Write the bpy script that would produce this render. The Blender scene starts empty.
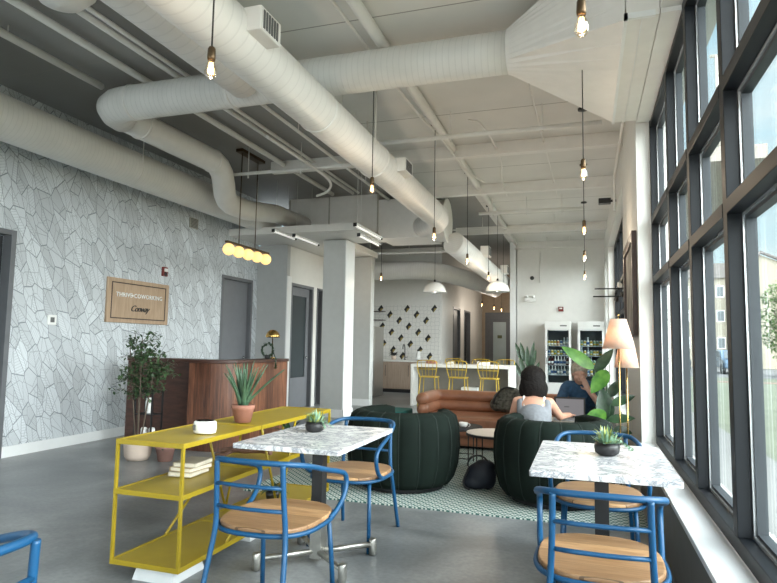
import bpy, bmesh, math, random
from mathutils import Vector, Matrix, noise
S=bpy.context.scene; COL=S.collection; PI=math.pi; R=math.radians
rnd=random.Random(7)
def V(*a): return Vector(a)
# ---------------------------------------------------------------- materials
def newmat(name):
    m=bpy.data.materials.new(name); m.use_nodes=True; nt=m.node_tree; nt.nodes.clear()
    out=nt.nodes.new('ShaderNodeOutputMaterial'); b=nt.nodes.new('ShaderNodeBsdfPrincipled')
    nt.links.new(b.outputs[0],out.inputs[0]); return m,nt,b,out
def nd(nt,t,**k):
    n=nt.nodes.new('ShaderNode'+t)
    for a,v in k.items():
        if a in ('i',):
            for kk,vv in v.items(): n.inputs[kk].default_value=vv
        else: setattr(n,a,v)
    return n
def lk(nt,a,b): nt.links.new(a,b)
def c4(c): return (c[0],c[1],c[2],1)
def srgb(r,g,b):
    f=lambda v:(v/255/12.92) if v/255<=.04045 else ((v/255+.055)/1.055)**2.4
    return (f(r),f(g),f(b))
def coords(nt,scale=(1,1,1),rot=(0,0,0),kind='Object'):
    tc=nd(nt,'TexCoord'); mp=nd(nt,'Mapping'); mp.inputs['Scale'].default_value=scale; mp.inputs['Rotation'].default_value=rot
    lk(nt,tc.outputs[kind],mp.inputs[0]); return mp.outputs[0]
def ramp(nt,fac,stops):
    r=nd(nt,'ValToRGB'); e=r.color_ramp.elements
    while len(e)<len(stops): e.new(.5)
    for x,(p,c) in zip(e,stops): x.position=p; x.color=c4(c)
    lk(nt,fac,r.inputs[0]); return r.outputs[0]
def math_(nt,op,a,b=None,c=None):
    n=nd(nt,'Math',operation=op)
    for i,v in enumerate((a,b,c)):
        if v is None: continue
        if isinstance(v,(int,float)): n.inputs[i].default_value=v
        else: lk(nt,v,n.inputs[i])
    return n.outputs[0]
def bump(nt,b,h,strength=.2,dist=.01):
    n=nd(nt,'Bump'); n.inputs['Strength'].default_value=strength; n.inputs['Distance'].default_value=dist
    lk(nt,h,n.inputs['Height']); lk(nt,n.outputs[0],b.inputs['Normal'])
def M(name,col,rough=.5,metal=0,var=.06,scale=8,bmp=0,coat=0,sheen=0,emit=None,es=0,spec=.5):
    m,nt,b,o=newmat(name)
    n=nd(nt,'TexNoise'); n.inputs['Scale'].default_value=scale; n.inputs['Detail'].default_value=4; lk(nt,coords(nt),n.inputs[0])
    c1=tuple(min(1,x*(1-var)) for x in col); c2=tuple(min(1,x*(1+var)) for x in col)
    lk(nt,ramp(nt,n.outputs[0],[(.3,c1),(.7,c2)]),b.inputs['Base Color'])
    b.inputs['Roughness'].default_value=rough; b.inputs['Metallic'].default_value=metal
    b.inputs['Coat Weight'].default_value=coat; b.inputs['Specular IOR Level'].default_value=spec
    if sheen: b.inputs['Sheen Weight'].default_value=sheen
    if bmp: bump(nt,b,n.outputs[0],bmp)
    if emit: b.inputs['Emission Color'].default_value=c4(emit); b.inputs['Emission Strength'].default_value=es
    return m
def wood(name,c1,c2,rough=.45,scale=(1,14,14),nscale=3,planks=None,axis=1):
    m,nt,b,o=newmat(name)
    n=nd(nt,'TexNoise'); n.inputs['Scale'].default_value=nscale; n.inputs['Detail'].default_value=8; n.inputs['Roughness'].default_value=.65; n.inputs['Distortion'].default_value=.6
    lk(nt,coords(nt,scale),n.inputs[0])
    col=ramp(nt,n.outputs[0],[(.28,c1),(.5,tuple((a+b_)/2 for a,b_ in zip(c1,c2))),(.72,c2)])
    if planks:
        tc=nd(nt,'TexCoord'); sp=nd(nt,'SeparateXYZ'); lk(nt,tc.outputs['Object'],sp.inputs[0])
        if axis=='xy': a=math_(nt,'ADD',sp.outputs[0],math_(nt,'MULTIPLY',sp.outputs[1],1.0))
        else: a=sp.outputs[axis]
        a=math_(nt,'DIVIDE',a,planks); fl=math_(nt,'FLOOR',a); fr=math_(nt,'FRACT',a)
        wn=nd(nt,'TexWhiteNoise',noise_dimensions='1D'); lk(nt,fl,wn.inputs['W'])
        mx=nd(nt,'Mix',data_type='RGBA',blend_type='MULTIPLY'); mx.inputs[0].default_value=1
        lk(nt,col,mx.inputs[6]); lk(nt,ramp(nt,wn.outputs[0],[(0,(.55,.5,.48)),(1,(1.25,1.2,1.15))]),mx.inputs[7]); col=mx.outputs[2]
        line=math_(nt,'LESS_THAN',fr,.02)
        mx2=nd(nt,'Mix',data_type='RGBA'); lk(nt,line,mx2.inputs[0]); lk(nt,col,mx2.inputs[6]); mx2.inputs[7].default_value=c4(tuple(x*.3 for x in c1)); col=mx2.outputs[2]
    lk(nt,col,b.inputs['Base Color']); b.inputs['Roughness'].default_value=rough
    bump(nt,b,n.outputs[0],.12,.003); return m
def emat(name,col,st):
    m,nt,b,o=newmat(name); b.inputs['Base Color'].default_value=c4(col); b.inputs['Emission Color'].default_value=c4(col); b.inputs['Emission Strength'].default_value=st
    return m
def glassmat(name,tint=(.93,.97,.96),refl=.07,rough=0.0):
    m=bpy.data.materials.new(name); m.use_nodes=True; nt=m.node_tree; nt.nodes.clear()
    o=nd(nt,'OutputMaterial'); t=nd(nt,'BsdfTransparent'); t.inputs[0].default_value=c4(tint)
    g=nd(nt,'BsdfGlossy'); g.inputs['Roughness'].default_value=rough; g.inputs[0].default_value=(1,1,1,1)
    lw=nd(nt,'LayerWeight'); lw.inputs[0].default_value=.25
    mx=nd(nt,'MixShader'); f=math_(nt,'MULTIPLY',lw.outputs['Fresnel'],.32); f2=math_(nt,'ADD',f,refl*.3)
    lk(nt,f2,mx.inputs[0]); lk(nt,t.outputs[0],mx.inputs[1]); lk(nt,g.outputs[0],mx.inputs[2]); lk(nt,mx.outputs[0],o.inputs[0]); return m

def wallpaper():
    m,nt,b,o=newmat('leaf_wallpaper')
    tc=nd(nt,'TexCoord'); sp=nd(nt,'SeparateXYZ'); lk(nt,tc.outputs['Object'],sp.inputs[0])
    cb=nd(nt,'CombineXYZ'); 
    u=math_(nt,'MULTIPLY',math_(nt,'ADD',sp.outputs[1],math_(nt,'MULTIPLY',sp.outputs[2],.35)),7.2); v=math_(nt,'MULTIPLY',math_(nt,'SUBTRACT',sp.outputs[2],math_(nt,'MULTIPLY',sp.outputs[1],.12)),3.2)
    lk(nt,u,cb.inputs[0]); lk(nt,v,cb.inputs[1])
    vc=cb.outputs[0]
    ve=nd(nt,'TexVoronoi',voronoi_dimensions='2D',feature='DISTANCE_TO_EDGE'); ve.inputs['Scale'].default_value=1; ve.inputs['Randomness'].default_value=.9; lk(nt,vc,ve.inputs['Vector'])
    v1=nd(nt,'TexVoronoi',voronoi_dimensions='2D',feature='F1'); v1.inputs['Scale'].default_value=1; v1.inputs['Randomness'].default_value=.9; lk(nt,vc,v1.inputs['Vector'])
    sub=nd(nt,'VectorMath',operation='SUBTRACT'); lk(nt,vc,sub.inputs[0]); lk(nt,v1.outputs['Position'],sub.inputs[1])
    s2=nd(nt,'SeparateXYZ'); lk(nt,sub.outputs[0],s2.inputs[0])
    sc=nd(nt,'SeparateColor'); lk(nt,v1.outputs['Color'],sc.inputs[0])
    ang=math_(nt,'MULTIPLY',math_(nt,'SUBTRACT',sc.outputs[0],.5),2.6)
    ca=math_(nt,'COSINE',ang); sa=math_(nt,'SINE',ang)
    lx=math_(nt,'SUBTRACT',math_(nt,'MULTIPLY',s2.outputs[0],ca),math_(nt,'MULTIPLY',s2.outputs[1],sa))
    ly=math_(nt,'ADD',math_(nt,'MULTIPLY',s2.outputs[0],sa),math_(nt,'MULTIPLY',s2.outputs[1],ca))
    rib=math_(nt,'FRACT',math_(nt,'MULTIPLY',math_(nt,'SUBTRACT',ly,math_(nt,'MULTIPLY',math_(nt,'ABSOLUTE',lx),.6)),8.5))
    ribl=math_(nt,'LESS_THAN',rib,.17)
    mid=math_(nt,'LESS_THAN',math_(nt,'ABSOLUTE',lx),.024)
    edge=math_(nt,'LESS_THAN',ve.outputs['Distance'],.021)
    f=math_(nt,'MAXIMUM',math_(nt,'MULTIPLY',ribl,.36),math_(nt,'MULTIPLY',mid,.5)); f=math_(nt,'MAXIMUM',f,math_(nt,'MULTIPLY',edge,.75))
    mp2=nd(nt,'Mapping'); mp2.inputs['Rotation'].default_value=(0,0,.62); mp2.inputs['Location'].default_value=(3.3,1.7,0); mp2.inputs['Scale'].default_value=(.8,1.15,1); lk(nt,vc,mp2.inputs[0])
    vf=nd(nt,'TexVoronoi',voronoi_dimensions='2D',feature='DISTANCE_TO_EDGE'); vf.inputs['Scale'].default_value=1.25; vf.inputs['Randomness'].default_value=1; lk(nt,mp2.outputs[0],vf.inputs['Vector'])
    f=math_(nt,'MAXIMUM',f,math_(nt,'MULTIPLY',math_(nt,'LESS_THAN',vf.outputs['Distance'],.018),.5))
    base=ramp(nt,sc.outputs[1],[(0,(.50,.525,.55)),(1,(.68,.715,.745))])
    mx=nd(nt,'Mix',data_type='RGBA'); lk(nt,f,mx.inputs[0]); lk(nt,base,mx.inputs[6]); mx.inputs[7].default_value=(.11,.13,.15,1)
    lk(nt,mx.outputs[2],b.inputs['Base Color']); b.inputs['Roughness'].default_value=.6
    return m
def concrete():
    m,nt,b,o=newmat('polished_concrete')
    co=coords(nt,(1,1,1)); n=nd(nt,'TexNoise'); n.inputs['Scale'].default_value=1.1; n.inputs['Detail'].default_value=9; n.inputs['Roughness'].default_value=.62; n.inputs['Distortion'].default_value=.5; lk(nt,co,n.inputs[0])
    n2=nd(nt,'TexNoise'); n2.inputs['Scale'].default_value=35; n2.inputs['Detail'].default_value=5; lk(nt,co,n2.inputs[0])
    c=ramp(nt,n.outputs[0],[(.32,(.105,.115,.12)),(.47,(.18,.19,.195)),(.55,(.225,.235,.24)),(.70,(.35,.36,.365))])
    mx=nd(nt,'Mix',data_type='RGBA',blend_type='MULTIPLY'); mx.inputs[0].default_value=.5; lk(nt,c,mx.inputs[6]); lk(nt,ramp(nt,n2.outputs[0],[(.35,(.72,.72,.72)),(.65,(1.12,1.12,1.12))]),mx.inputs[7])
    lk(nt,mx.outputs[2],b.inputs['Base Color'])
    r=nd(nt,'MapRange'); lk(nt,n.outputs[0],r.inputs[0]); r.inputs[3].default_value=.22; r.inputs[4].default_value=.42; lk(nt,r.outputs[0],b.inputs['Roughness'])
    bump(nt,b,n2.outputs[0],.04,.002); return m
def marble():
    m,nt,b,o=newmat('veined_marble')
    co=coords(nt,(1,1.6,1),(0,0,.5)); n=nd(nt,'TexNoise'); n.inputs['Scale'].default_value=5.5; n.inputs['Detail'].default_value=9; n.inputs['Roughness'].default_value=.7; n.inputs['Distortion'].default_value=1.6; lk(nt,co,n.inputs[0])
    a=math_(nt,'ABSOLUTE',math_(nt,'SUBTRACT',n.outputs[0],.5))
    c=ramp(nt,a,[(0,(.20,.21,.23)),(.018,(.40,.41,.44)),(.055,(.64,.64,.65)),(.12,(.82,.81,.80))])
    lk(nt,c,b.inputs['Base Color']); b.inputs['Roughness'].default_value=.22; return m
def rugmat():
    m,nt,b,o=newmat('patterned_rug')
    co=coords(nt,(1,1,1),(0,0,PI/4)); sp=nd(nt,'SeparateXYZ'); lk(nt,co,sp.inputs[0])
    k=.055
    fx=math_(nt,'ABSOLUTE',math_(nt,'SUBTRACT',math_(nt,'FRACT',math_(nt,'DIVIDE',sp.outputs[0],k)),.5)); fy=math_(nt,'ABSOLUTE',math_(nt,'SUBTRACT',math_(nt,'FRACT',math_(nt,'DIVIDE',sp.outputs[1],k)),.5))
    w=math_(nt,'MAXIMUM',fx,fy); on=math_(nt,'GREATER_THAN',w,.36); inn=math_(nt,'LESS_THAN',w,.14); f=math_(nt,'MAXIMUM',on,inn)
    n=nd(nt,'TexNoise'); n.inputs['Scale'].default_value=60; lk(nt,co,n.inputs[0])
    mx=nd(nt,'Mix',data_type='RGBA'); lk(nt,f,mx.inputs[0]); mx.inputs[6].default_value=(.62,.66,.62,1); mx.inputs[7].default_value=(.05,.13,.12,1)
    lk(nt,mx.outputs[2],b.inputs['Base Color']); b.inputs['Roughness'].default_value=.95; bump(nt,b,n.outputs[0],.4,.004); return m
def tilemat():
    m,nt,b,o=newmat('hexagon_tile'); 
    tc=nd(nt,'TexCoord'); sp=nd(nt,'SeparateXYZ'); lk(nt,tc.outputs['Object'],sp.inputs[0]); cb=nd(nt,'CombineXYZ'); lk(nt,sp.outputs[0],cb.inputs[0]); lk(nt,sp.outputs[2],cb.inputs[1])
    v=nd(nt,'TexVoronoi',voronoi_dimensions='2D',feature='DISTANCE_TO_EDGE'); v.inputs['Scale'].default_value=9; v.inputs['Randomness'].default_value=.35; lk(nt,cb.outputs[0],v.inputs['Vector'])
    lk(nt,ramp(nt,v.outputs['Distance'],[(0,(.45,.45,.45)),(.02,(.48,.48,.48)),(.045,(.72,.71,.68))]),b.inputs['Base Color']); b.inputs['Roughness'].default_value=.3; return m
def spiral(name,col,pitch=.09):
    m,nt,b,o=newmat(name); tc=nd(nt,'TexCoord'); sp=nd(nt,'SeparateXYZ'); lk(nt,tc.outputs['UV'],sp.inputs[0])
    a=math_(nt,'FRACT',math_(nt,'ADD',math_(nt,'DIVIDE',sp.outputs[0],pitch),sp.outputs[1]))
    h=math_(nt,'LESS_THAN',a,.14)
    n=nd(nt,'TexNoise'); n.inputs['Scale'].default_value=5; lk(nt,coords(nt),n.inputs[0])
    mx=nd(nt,'Mix',data_type='RGBA'); lk(nt,math_(nt,'MULTIPLY',h,.20),mx.inputs[0]); lk(nt,ramp(nt,n.outputs[0],[(.3,tuple(x*.96 for x in col)),(.7,tuple(min(1,x*1.03) for x in col))]),mx.inputs[6]); mx.inputs[7].default_value=c4(tuple(x*.6 for x in col))
    lk(nt,mx.outputs[2],b.inputs['Base Color']); b.inputs['Roughness'].default_value=.42; bump(nt,b,h,.5,.006); return m
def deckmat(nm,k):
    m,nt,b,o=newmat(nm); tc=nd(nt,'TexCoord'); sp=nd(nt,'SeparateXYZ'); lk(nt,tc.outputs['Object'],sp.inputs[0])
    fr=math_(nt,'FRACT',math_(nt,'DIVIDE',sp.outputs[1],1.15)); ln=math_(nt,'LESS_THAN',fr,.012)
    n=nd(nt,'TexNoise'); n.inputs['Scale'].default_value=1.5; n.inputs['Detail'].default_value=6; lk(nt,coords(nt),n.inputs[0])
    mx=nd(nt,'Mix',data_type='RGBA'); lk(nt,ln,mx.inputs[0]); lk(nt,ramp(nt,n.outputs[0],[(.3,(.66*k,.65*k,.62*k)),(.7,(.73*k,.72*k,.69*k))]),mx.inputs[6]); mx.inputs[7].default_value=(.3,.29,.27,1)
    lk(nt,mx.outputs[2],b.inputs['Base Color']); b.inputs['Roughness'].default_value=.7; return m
def leafmat(name,c1,c2,rough=.4):
    m,nt,b,o=newmat(name); n=nd(nt,'TexNoise'); n.inputs['Scale'].default_value=14; n.inputs['Detail'].default_value=5; lk(nt,coords(nt),n.inputs[0])
    lk(nt,ramp(nt,n.outputs[0],[(.3,c1),(.7,c2)]),b.inputs['Base Color']); b.inputs['Roughness'].default_value=rough; return m
def velvet(name,c):
    m=M(name,c,.85,var=.25,scale=5,sheen=.0); return m
MT=dict(
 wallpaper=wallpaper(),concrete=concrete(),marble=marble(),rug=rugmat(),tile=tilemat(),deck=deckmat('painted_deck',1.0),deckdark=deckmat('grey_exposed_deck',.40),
 duct=spiral('spiral_duct_paint',(.77,.75,.72),.10),ductfine=spiral('ribbed_duct_paint',(.75,.735,.705),.055),ductsmooth=M('smooth_duct_paint',(.77,.75,.72),.42,var=.03),
 ceilwhite=M('ceiling_white',(.75,.735,.705),.5,var=.03),wall=M('white_wall_paint',(.72,.71,.68),.6,var=.02),greywall=M('grey_wall_paint',(.43,.44,.44),.6,var=.03),
 greyst=M('grey_column_paint',(.52,.53,.52),.6,var=.03),
 trimw=M('white_trim',(.80,.81,.81),.4,var=.02),sill=M('sill_board',(.74,.76,.77),.35,var=.02),knee=M('knee_wall_shaded_grey',(.16,.15,.14),.6),
 frame=M('dark_bronze_aluminium',(.007,.009,.012),.5,0,var=.05,spec=.3),frame2=M('grey_sash',(.040,.046,.052),.5,0,spec=.3),gasket=M('silver_gasket',(.68,.70,.72),.25,.6),
 glass=glassmat('window_glass'),doorgrey=M('door_grey_paint',(.16,.165,.18),.45,var=.04),doorframe=M('door_frame_paint',(.13,.135,.145),.45),dark=M('painted_doorway_shade',(.02,.022,.025),.7),
 doorglass=M('dark_door_glass',(.035,.045,.05),.1,var=.02),steel=M('brushed_steel',(.42,.41,.38),.3,.9,var=.1,scale=30),chrome=M('chrome',(.7,.7,.7),.15,1),
 blue=M('blue_powder_coat',(.003,.062,.155),.42,var=.06),seat=wood('oak_seat',(.31,.17,.075),(.58,.375,.20),.42,(3,26,26),2.2,.13,1),
 yellow=M('yellow_powder_coat',(.33,.235,.012),.38,var=.05),black=M('black_metal',(.012,.012,.013),.4),blackm=M('black_matt',(.02,.02,.022),.7),
 walnut=wood('walnut_board',(.050,.016,.009),(.30,.125,.065),.42,(12,12,1.0),2.6,.19,'xy'),walnutdk=wood('dark_walnut',(.03,.012,.008),(.09,.035,.022),.4,(2,10,10),3),
 oak=wood('light_oak',(.33,.22,.135),(.50,.36,.245),.5,(8,8,1),3),cab=wood('pale_cabinet_laminate',(.30,.22,.17),(.42,.33,.26),.5,(14,14,1),3),
 darkwood=wood('dark_frame_wood',(.02,.010,.008),(.07,.035,.026),.4,(6,6,1),4),canvas=M('picture_canvas',(.25,.24,.22),.8,var=.5,scale=4),
 green=M('dark_green_velvet',(.0065,.0115,.009),.9,var=.35,scale=3,spec=.15),greenpipe=M('dark_green_piping',(.007,.016,.012),.8),
 leather=M('cognac_leather',(.27,.115,.062),.42,var=.18,scale=6,bmp=.05),teal=M('teal_fabric',(.01,.13,.12),.7),
 terra=M('terracotta',(.30,.13,.09),.8,var=.2,scale=12),terrapink=M('dusty_terracotta',(.30,.16,.13),.85,var=.15),potcream=M('cream_pot',(.62,.50,.42),.7),soil=M('potting_soil',(.03,.02,.015),.95,bmp=.5,scale=50),
 leafA=leafmat('ficus_leaf',(.02,.05,.018),(.08,.14,.06)),leafB=leafmat('aloe_leaf',(.02,.06,.035),(.09,.16,.09)),leafC=leafmat('banana_leaf',(.03,.13,.015),(.12,.30,.04),.35),leafD=leafmat('rubber_leaf',(.01,.035,.015),(.04,.09,.04),.3),
 leafY=leafmat('succulent_yellow',(.28,.36,.08),(.55,.55,.20)),leafG=leafmat('succulent_pale_green',(.12,.24,.14),(.35,.50,.36)),bark=M('bark',(.10,.075,.055),.9),
 white=M('white_plastic',(.80,.80,.78),.35,var=.02),ceram=M('white_ceramic',(.82,.81,.78),.25,var=.02),grille=M('grille_grey',(.12,.12,.12),.5),
 plinth=M('pale_plinth',(.62,.64,.65),.6,var=.08),paper=M('book_pages',(.72,.66,.54),.85,var=.1,scale=60),bookc=M('book_cover_cream',(.46,.41,.31),.6,var=.1),bookd=M('book_cover_tan',(.42,.30,.16),.6),
 drift=wood('driftwood',(.09,.045,.03),(.25,.13,.09),.6,(2,8,8),5),brass=M('brushed_brass',(.62,.40,.14),.25,1,var=.05),brown=M('aged_bronze',(.10,.065,.035),.4,.8),
 globe=emat('glowing_globe',(1,.66,.25),1.15),bulb=emat('warm_bulb',(1,.66,.30),6.0),bulbglass=glassmat('bulb_glass',(1,.93,.82),.05),led=emat('led_tube',(1,.98,.94),.45),
 fglass=glassmat('fridge_glass',(.9,.94,.95),-.10),
 cord=M('black_cord',(.015,.014,.013),.7),shade=None,quartz=M('white_quartz',(.78,.77,.74),.3,var=.03,scale=20),
 goldwire=M('mustard_wire',(.56,.38,.04),.4,.2),fridgew=M('fridge_white',(.75,.75,.74),.4,var=.02),fridgei=M('fridge_interior',(.10,.115,.13),.5),
 red=M('alarm_red',(.16,.015,.012),.45),navy=M('navy_nylon',(.008,.011,.02),.7,bmp=.2),camo=M('olive_camouflage',(.075,.072,.058),.9,var=.8,scale=22,bmp=.6),
 skin=M('skin',(.56,.30,.21),.5,var=.06),skinm=M('skin_fair',(.60,.36,.28),.5,var=.06),hairb=M('dark_brown_hair',(.007,.005,.0045),.75,var=.6,scale=60,bmp=.8,spec=.25),hairg=M('grey_hair',(.40,.36,.30),.6,var=.3,scale=40),
 tank=M('grey_marl_jersey',(.20,.21,.23),.85,var=.1,scale=40),tankw=M('white_strap',(.75,.75,.74),.7),denim=M('denim_blue',(.035,.095,.19),.8,var=.25,scale=25),trous=M('charcoal_cloth',(.03,.03,.035),.85),
 screen=None,lapt=M('laptop_aluminium',(.55,.56,.58),.35,.8),gridtop=M('pale_table_top',(.62,.58,.52),.35,var=.06),
 vent=M('vent_cream',(.42,.40,.35),.5),
)
def shade():
    m,nt,b,o=newmat('linen_shade'); n=nd(nt,'TexNoise'); n.inputs['Scale'].default_value=60; lk(nt,coords(nt),n.inputs[0])
    lk(nt,ramp(nt,n.outputs[0],[(.3,(.78,.66,.56)),(.7,(.86,.76,.68))]),b.inputs['Base Color']); b.inputs['Roughness'].default_value=.9
    tr=nd(nt,'BsdfTranslucent'); tr.inputs[0].default_value=(.9,.70,.55,1); mx=nd(nt,'MixShader'); mx.inputs[0].default_value=.5; lk(nt,b.outputs[0],mx.inputs[1]); lk(nt,tr.outputs[0],mx.inputs[2]); lk(nt,mx.outputs[0],o.inputs[0]); return m
MT['shade']=shade()
def screenm():
    m,nt,b,o=newmat('laptop_screen'); b.inputs['Base Color'].default_value=(.02,.02,.02,1); b.inputs['Emission Color'].default_value=(.78,.74,.78,1); b.inputs['Emission Strength'].default_value=.24; return m
MT['screen']=screenm()
# ---------------------------------------------------------------- mesh builder
class MB:
    def __init__(s): s.v=[]; s.f=[]; s.sm=[]; s.mi=[]; s.uv={}; s.cur=0
    def add(s,vs,fs,smooth=False,uvs=None):
        o=len(s.v); s.v+= [tuple(x) for x in vs]
        for k,f in enumerate(fs):
            s.f.append([i+o for i in f]); s.sm.append(smooth); s.mi.append(s.cur)
            if uvs: s.uv[len(s.f)-1]=uvs[k]
        return s
    def box(s,x0,x1,y0,y1,z0,z1):
        return s.add([(x0,y0,z0),(x1,y0,z0),(x1,y1,z0),(x0,y1,z0),(x0,y0,z1),(x1,y0,z1),(x1,y1,z1),(x0,y1,z1)],
          [(0,3,2,1),(4,5,6,7),(0,1,5,4),(1,2,6,5),(2,3,7,6),(3,0,4,7)])
    def cbox(s,c,d,rz=0,ry=0,rx=0,taper=1):
        mt=Matrix.Rotation(rz,3,'Z')@Matrix.Rotation(ry,3,'Y')@Matrix.Rotation(rx,3,'X'); vs=[]
        for z in (-.5,.5):
            t=taper if z>0 else 1
            for x,y in ((-.5,-.5),(.5,-.5),(.5,.5),(-.5,.5)): vs.append(tuple(Vector(c)+mt@V(x*d[0]*t,y*d[1]*t,z*d[2])))
        return s.add(vs,[(0,3,2,1),(4,5,6,7),(0,1,5,4),(1,2,6,5),(2,3,7,6),(3,0,4,7)])
    def rbox(s,c,d,r=.01,rz=0,seg=3):   # box with rounded vertical edges
        pts=[]
        for sx,sy,a0 in ((1,1,0),(-1,1,90),(-1,-1,180),(1,-1,270)):
            for k in range(seg+1):
                a=R(a0+90*k/seg); pts.append((sx*(d[0]/2-r)+r*math.cos(a),sy*(d[1]/2-r)+r*math.sin(a)))
        return s.prism([(c[0]+x*math.cos(rz)-y*math.sin(rz),c[1]+x*math.sin(rz)+y*math.cos(rz)) for x,y in pts],c[2]-d[2]/2,c[2]+d[2]/2)
    def prism(s,pts,z0,z1,axis='z'):
        n=len(pts); 
        def mk(p,h): return (p[0],p[1],h) if axis=='z' else ((p[0],h,p[1]) if axis=='y' else (h,p[0],p[1]))
        vs=[mk(p,z0) for p in pts]+[mk(p,z1) for p in pts]
        fs=[tuple(range(n))[::-1],tuple(range(n,2*n))]+[(i,(i+1)%n,(i+1)%n+n,i+n) for i in range(n)]
        if axis=='y': fs=[tuple(reversed(f)) for f in fs]
        return s.add(vs,fs)
    def tube(s,path,r,n=8,closed=False,caps=True):
        P=[Vector(p) for p in path]; m=len(P); rs=r if isinstance(r,(list,tuple)) else [r]*m
        T=[]
        for i in range(m):
            if closed: t=P[(i+1)%m]-P[i-1]
            else: t=P[min(i+1,m-1)]-P[max(i-1,0)]
            T.append(t.normalized() if t.length>1e-9 else V(0,0,1))
        up=V(0,0,1) if abs(T[0].z)<.9 else V(1,0,0)
        a=T[0].cross(up).normalized(); vs=[]; L=0
        for i in range(m):
            a=(a-T[i]*a.dot(T[i])); a=a.normalized() if a.length>1e-6 else T[i].orthogonal().normalized()
            b=T[i].cross(a)
            for k in range(n):
                th=2*PI*k/n; vs.append(tuple(P[i]+(a*math.cos(th)+b*math.sin(th))*rs[i]))
        fs=[];uv=[]; Ls=[0]
        for i in range(1,m+1): Ls.append(Ls[-1]+(P[i%m]-P[i-1]).length)
        for i in range(m if closed else m-1):
            j=(i+1)%m
            for k in range(n):
                k2=(k+1)%n; fs.append((i*n+k,i*n+k2,j*n+k2,j*n+k)); uv.append([(Ls[i],k/n),(Ls[i],(k+1)/n),(Ls[i+1],(k+1)/n),(Ls[i+1],k/n)])
        s.add(vs,fs,True,uv)
        if caps and not closed:
            o=len(s.v)-len(vs)
            s.f.append([o+k for k in range(n)][::-1]); s.sm.append(False); s.mi.append(s.cur)
            s.f.append([o+(m-1)*n+k for k in range(n)]); s.sm.append(False); s.mi.append(s.cur)
        return s
    def lathe(s,prof,c=(0,0,0),n=24,axis='z',sx=1,sy=1,smooth=True):
        vs=[];m=len(prof)
        for r,z in prof:
            for k in range(n):
                a=2*PI*k/n; x,y=r*math.cos(a)*sx,r*math.sin(a)*sy
                if axis=='z': vs.append((c[0]+x,c[1]+y,c[2]+z))
                elif axis=='x': vs.append((c[0]+z,c[1]+x,c[2]+y))
                else: vs.append((c[0]+y,c[1]+z,c[2]+x))
        fs=[]
        for i in range(m-1):
            for k in range(n): fs.append((i*n+k,i*n+(k+1)%n,(i+1)*n+(k+1)%n,(i+1)*n+k))
        s.add(vs,fs,smooth)
        o=len(s.v)-len(vs)
        if prof[0][0]>1e-5: s.f.append([o+k for k in range(n)][::-1]); s.sm.append(False); s.mi.append(s.cur)
        if prof[-1][0]>1e-5: s.f.append([o+(m-1)*n+k for k in range(n)]); s.sm.append(False); s.mi.append(s.cur)
        return s
    def sph(s,c,r,n=12,m=8,sc=(1,1,1),rot=None):
        vs=[];fs=[]
        for i in range(m+1):
            ph=PI*i/m
            for k in range(n):
                th=2*PI*k/n; p=V(math.sin(ph)*math.cos(th)*r*sc[0],math.sin(ph)*math.sin(th)*r*sc[1],-math.cos(ph)*r*sc[2])
                if rot: p=rot@p
                vs.append(tuple(Vector(c)+p))
        for i in range(m):
            for k in range(n): fs.append((i*n+k,i*n+(k+1)%n,(i+1)*n+(k+1)%n,(i+1)*n+k))
        return s.add(vs,fs,True)
    def quad(s,a,b,c,d): return s.add([a,b,c,d],[(0,1,2,3)])
    def leaf(s,base,d,up,L,W,bend=.3,n=6,fold=.15,tip=1.0,th=0):
        base=Vector(base); d=Vector(d).normalized(); up=Vector(up); side=d.cross(up)
        side=side.normalized() if side.length>1e-4 else d.orthogonal().normalized(); nrm=side.cross(d).normalized()
        vs=[];p=base.copy();dd=d.copy()
        for i in range(n+1):
            t=i/n; w=W*math.sin(PI*min(1,(t**.8)*.96+.04))**.8 if tip==1.0 else W*(1-t)**tip
            sd=side*w/2; vs+=[tuple(p-sd+nrm*fold*w),tuple(p),tuple(p+sd+nrm*fold*w)]
            dd=(dd-nrm*bend/n).normalized() if bend else dd; nrm=side.cross(dd).normalized(); p=p+dd*(L/n)
        fs=[]
        for i in range(n): 
            for k in (0,1): fs.append((i*3+k,i*3+k+1,i*3+3+k+1,i*3+3+k))
        return s.add(vs,fs,True)
    def build(s,name,mat,parent=None,loc=None,mods=None):
        me=bpy.data.meshes.new(name); me.from_pydata(s.v,[],s.f); 
        me.polygons.foreach_set('use_smooth',s.sm)
        mats=mat if isinstance(mat,(list,tuple)) else [mat]
        for m in mats: me.materials.append(m)
        if len(mats)>1: me.polygons.foreach_set('material_index',s.mi)
        if s.uv:
            u=me.uv_layers.new(name='UVMap')
            for pi,uv in s.uv.items():
                p=me.polygons[pi]
                for li,q in zip(p.loop_indices,uv): u.data[li].uv=q
        me.update(); o=bpy.data.objects.new(name,me); COL.objects.link(o)
        if loc: o.location=loc
        if parent: o.parent=parent
        return o
def bev(o,w=.004,seg=2,ang=40):
    m=o.modifiers.new('Bevel','BEVEL'); m.width=w; m.segments=seg; m.limit_method='ANGLE'; m.angle_limit=R(ang); return o
def tag(o,label=None,cat=None,group=None,kind=None):
    if label: o['label']=label
    if cat: o['category']=cat
    if group: o['group']=group
    if kind: o['kind']=kind
    return o
def T(name,label,cat,loc=(0,0,0),rz=0,group=None,kind=None):
    o=bpy.data.objects.new(name,None); o.empty_display_size=.1; COL.objects.link(o); o.location=loc; o.rotation_euler=(0,0,rz); return tag(o,label,cat,group,kind)
def one(name,mb,mat,label,cat,loc=(0,0,0),group=None): return tag(mb.build(name,mat,None,loc),label,cat,group)
def st(name,mb,mat,parent=None): 
    o=mb.build(name,mat,parent)
    if not parent: o['kind']='structure'
    return o
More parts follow.
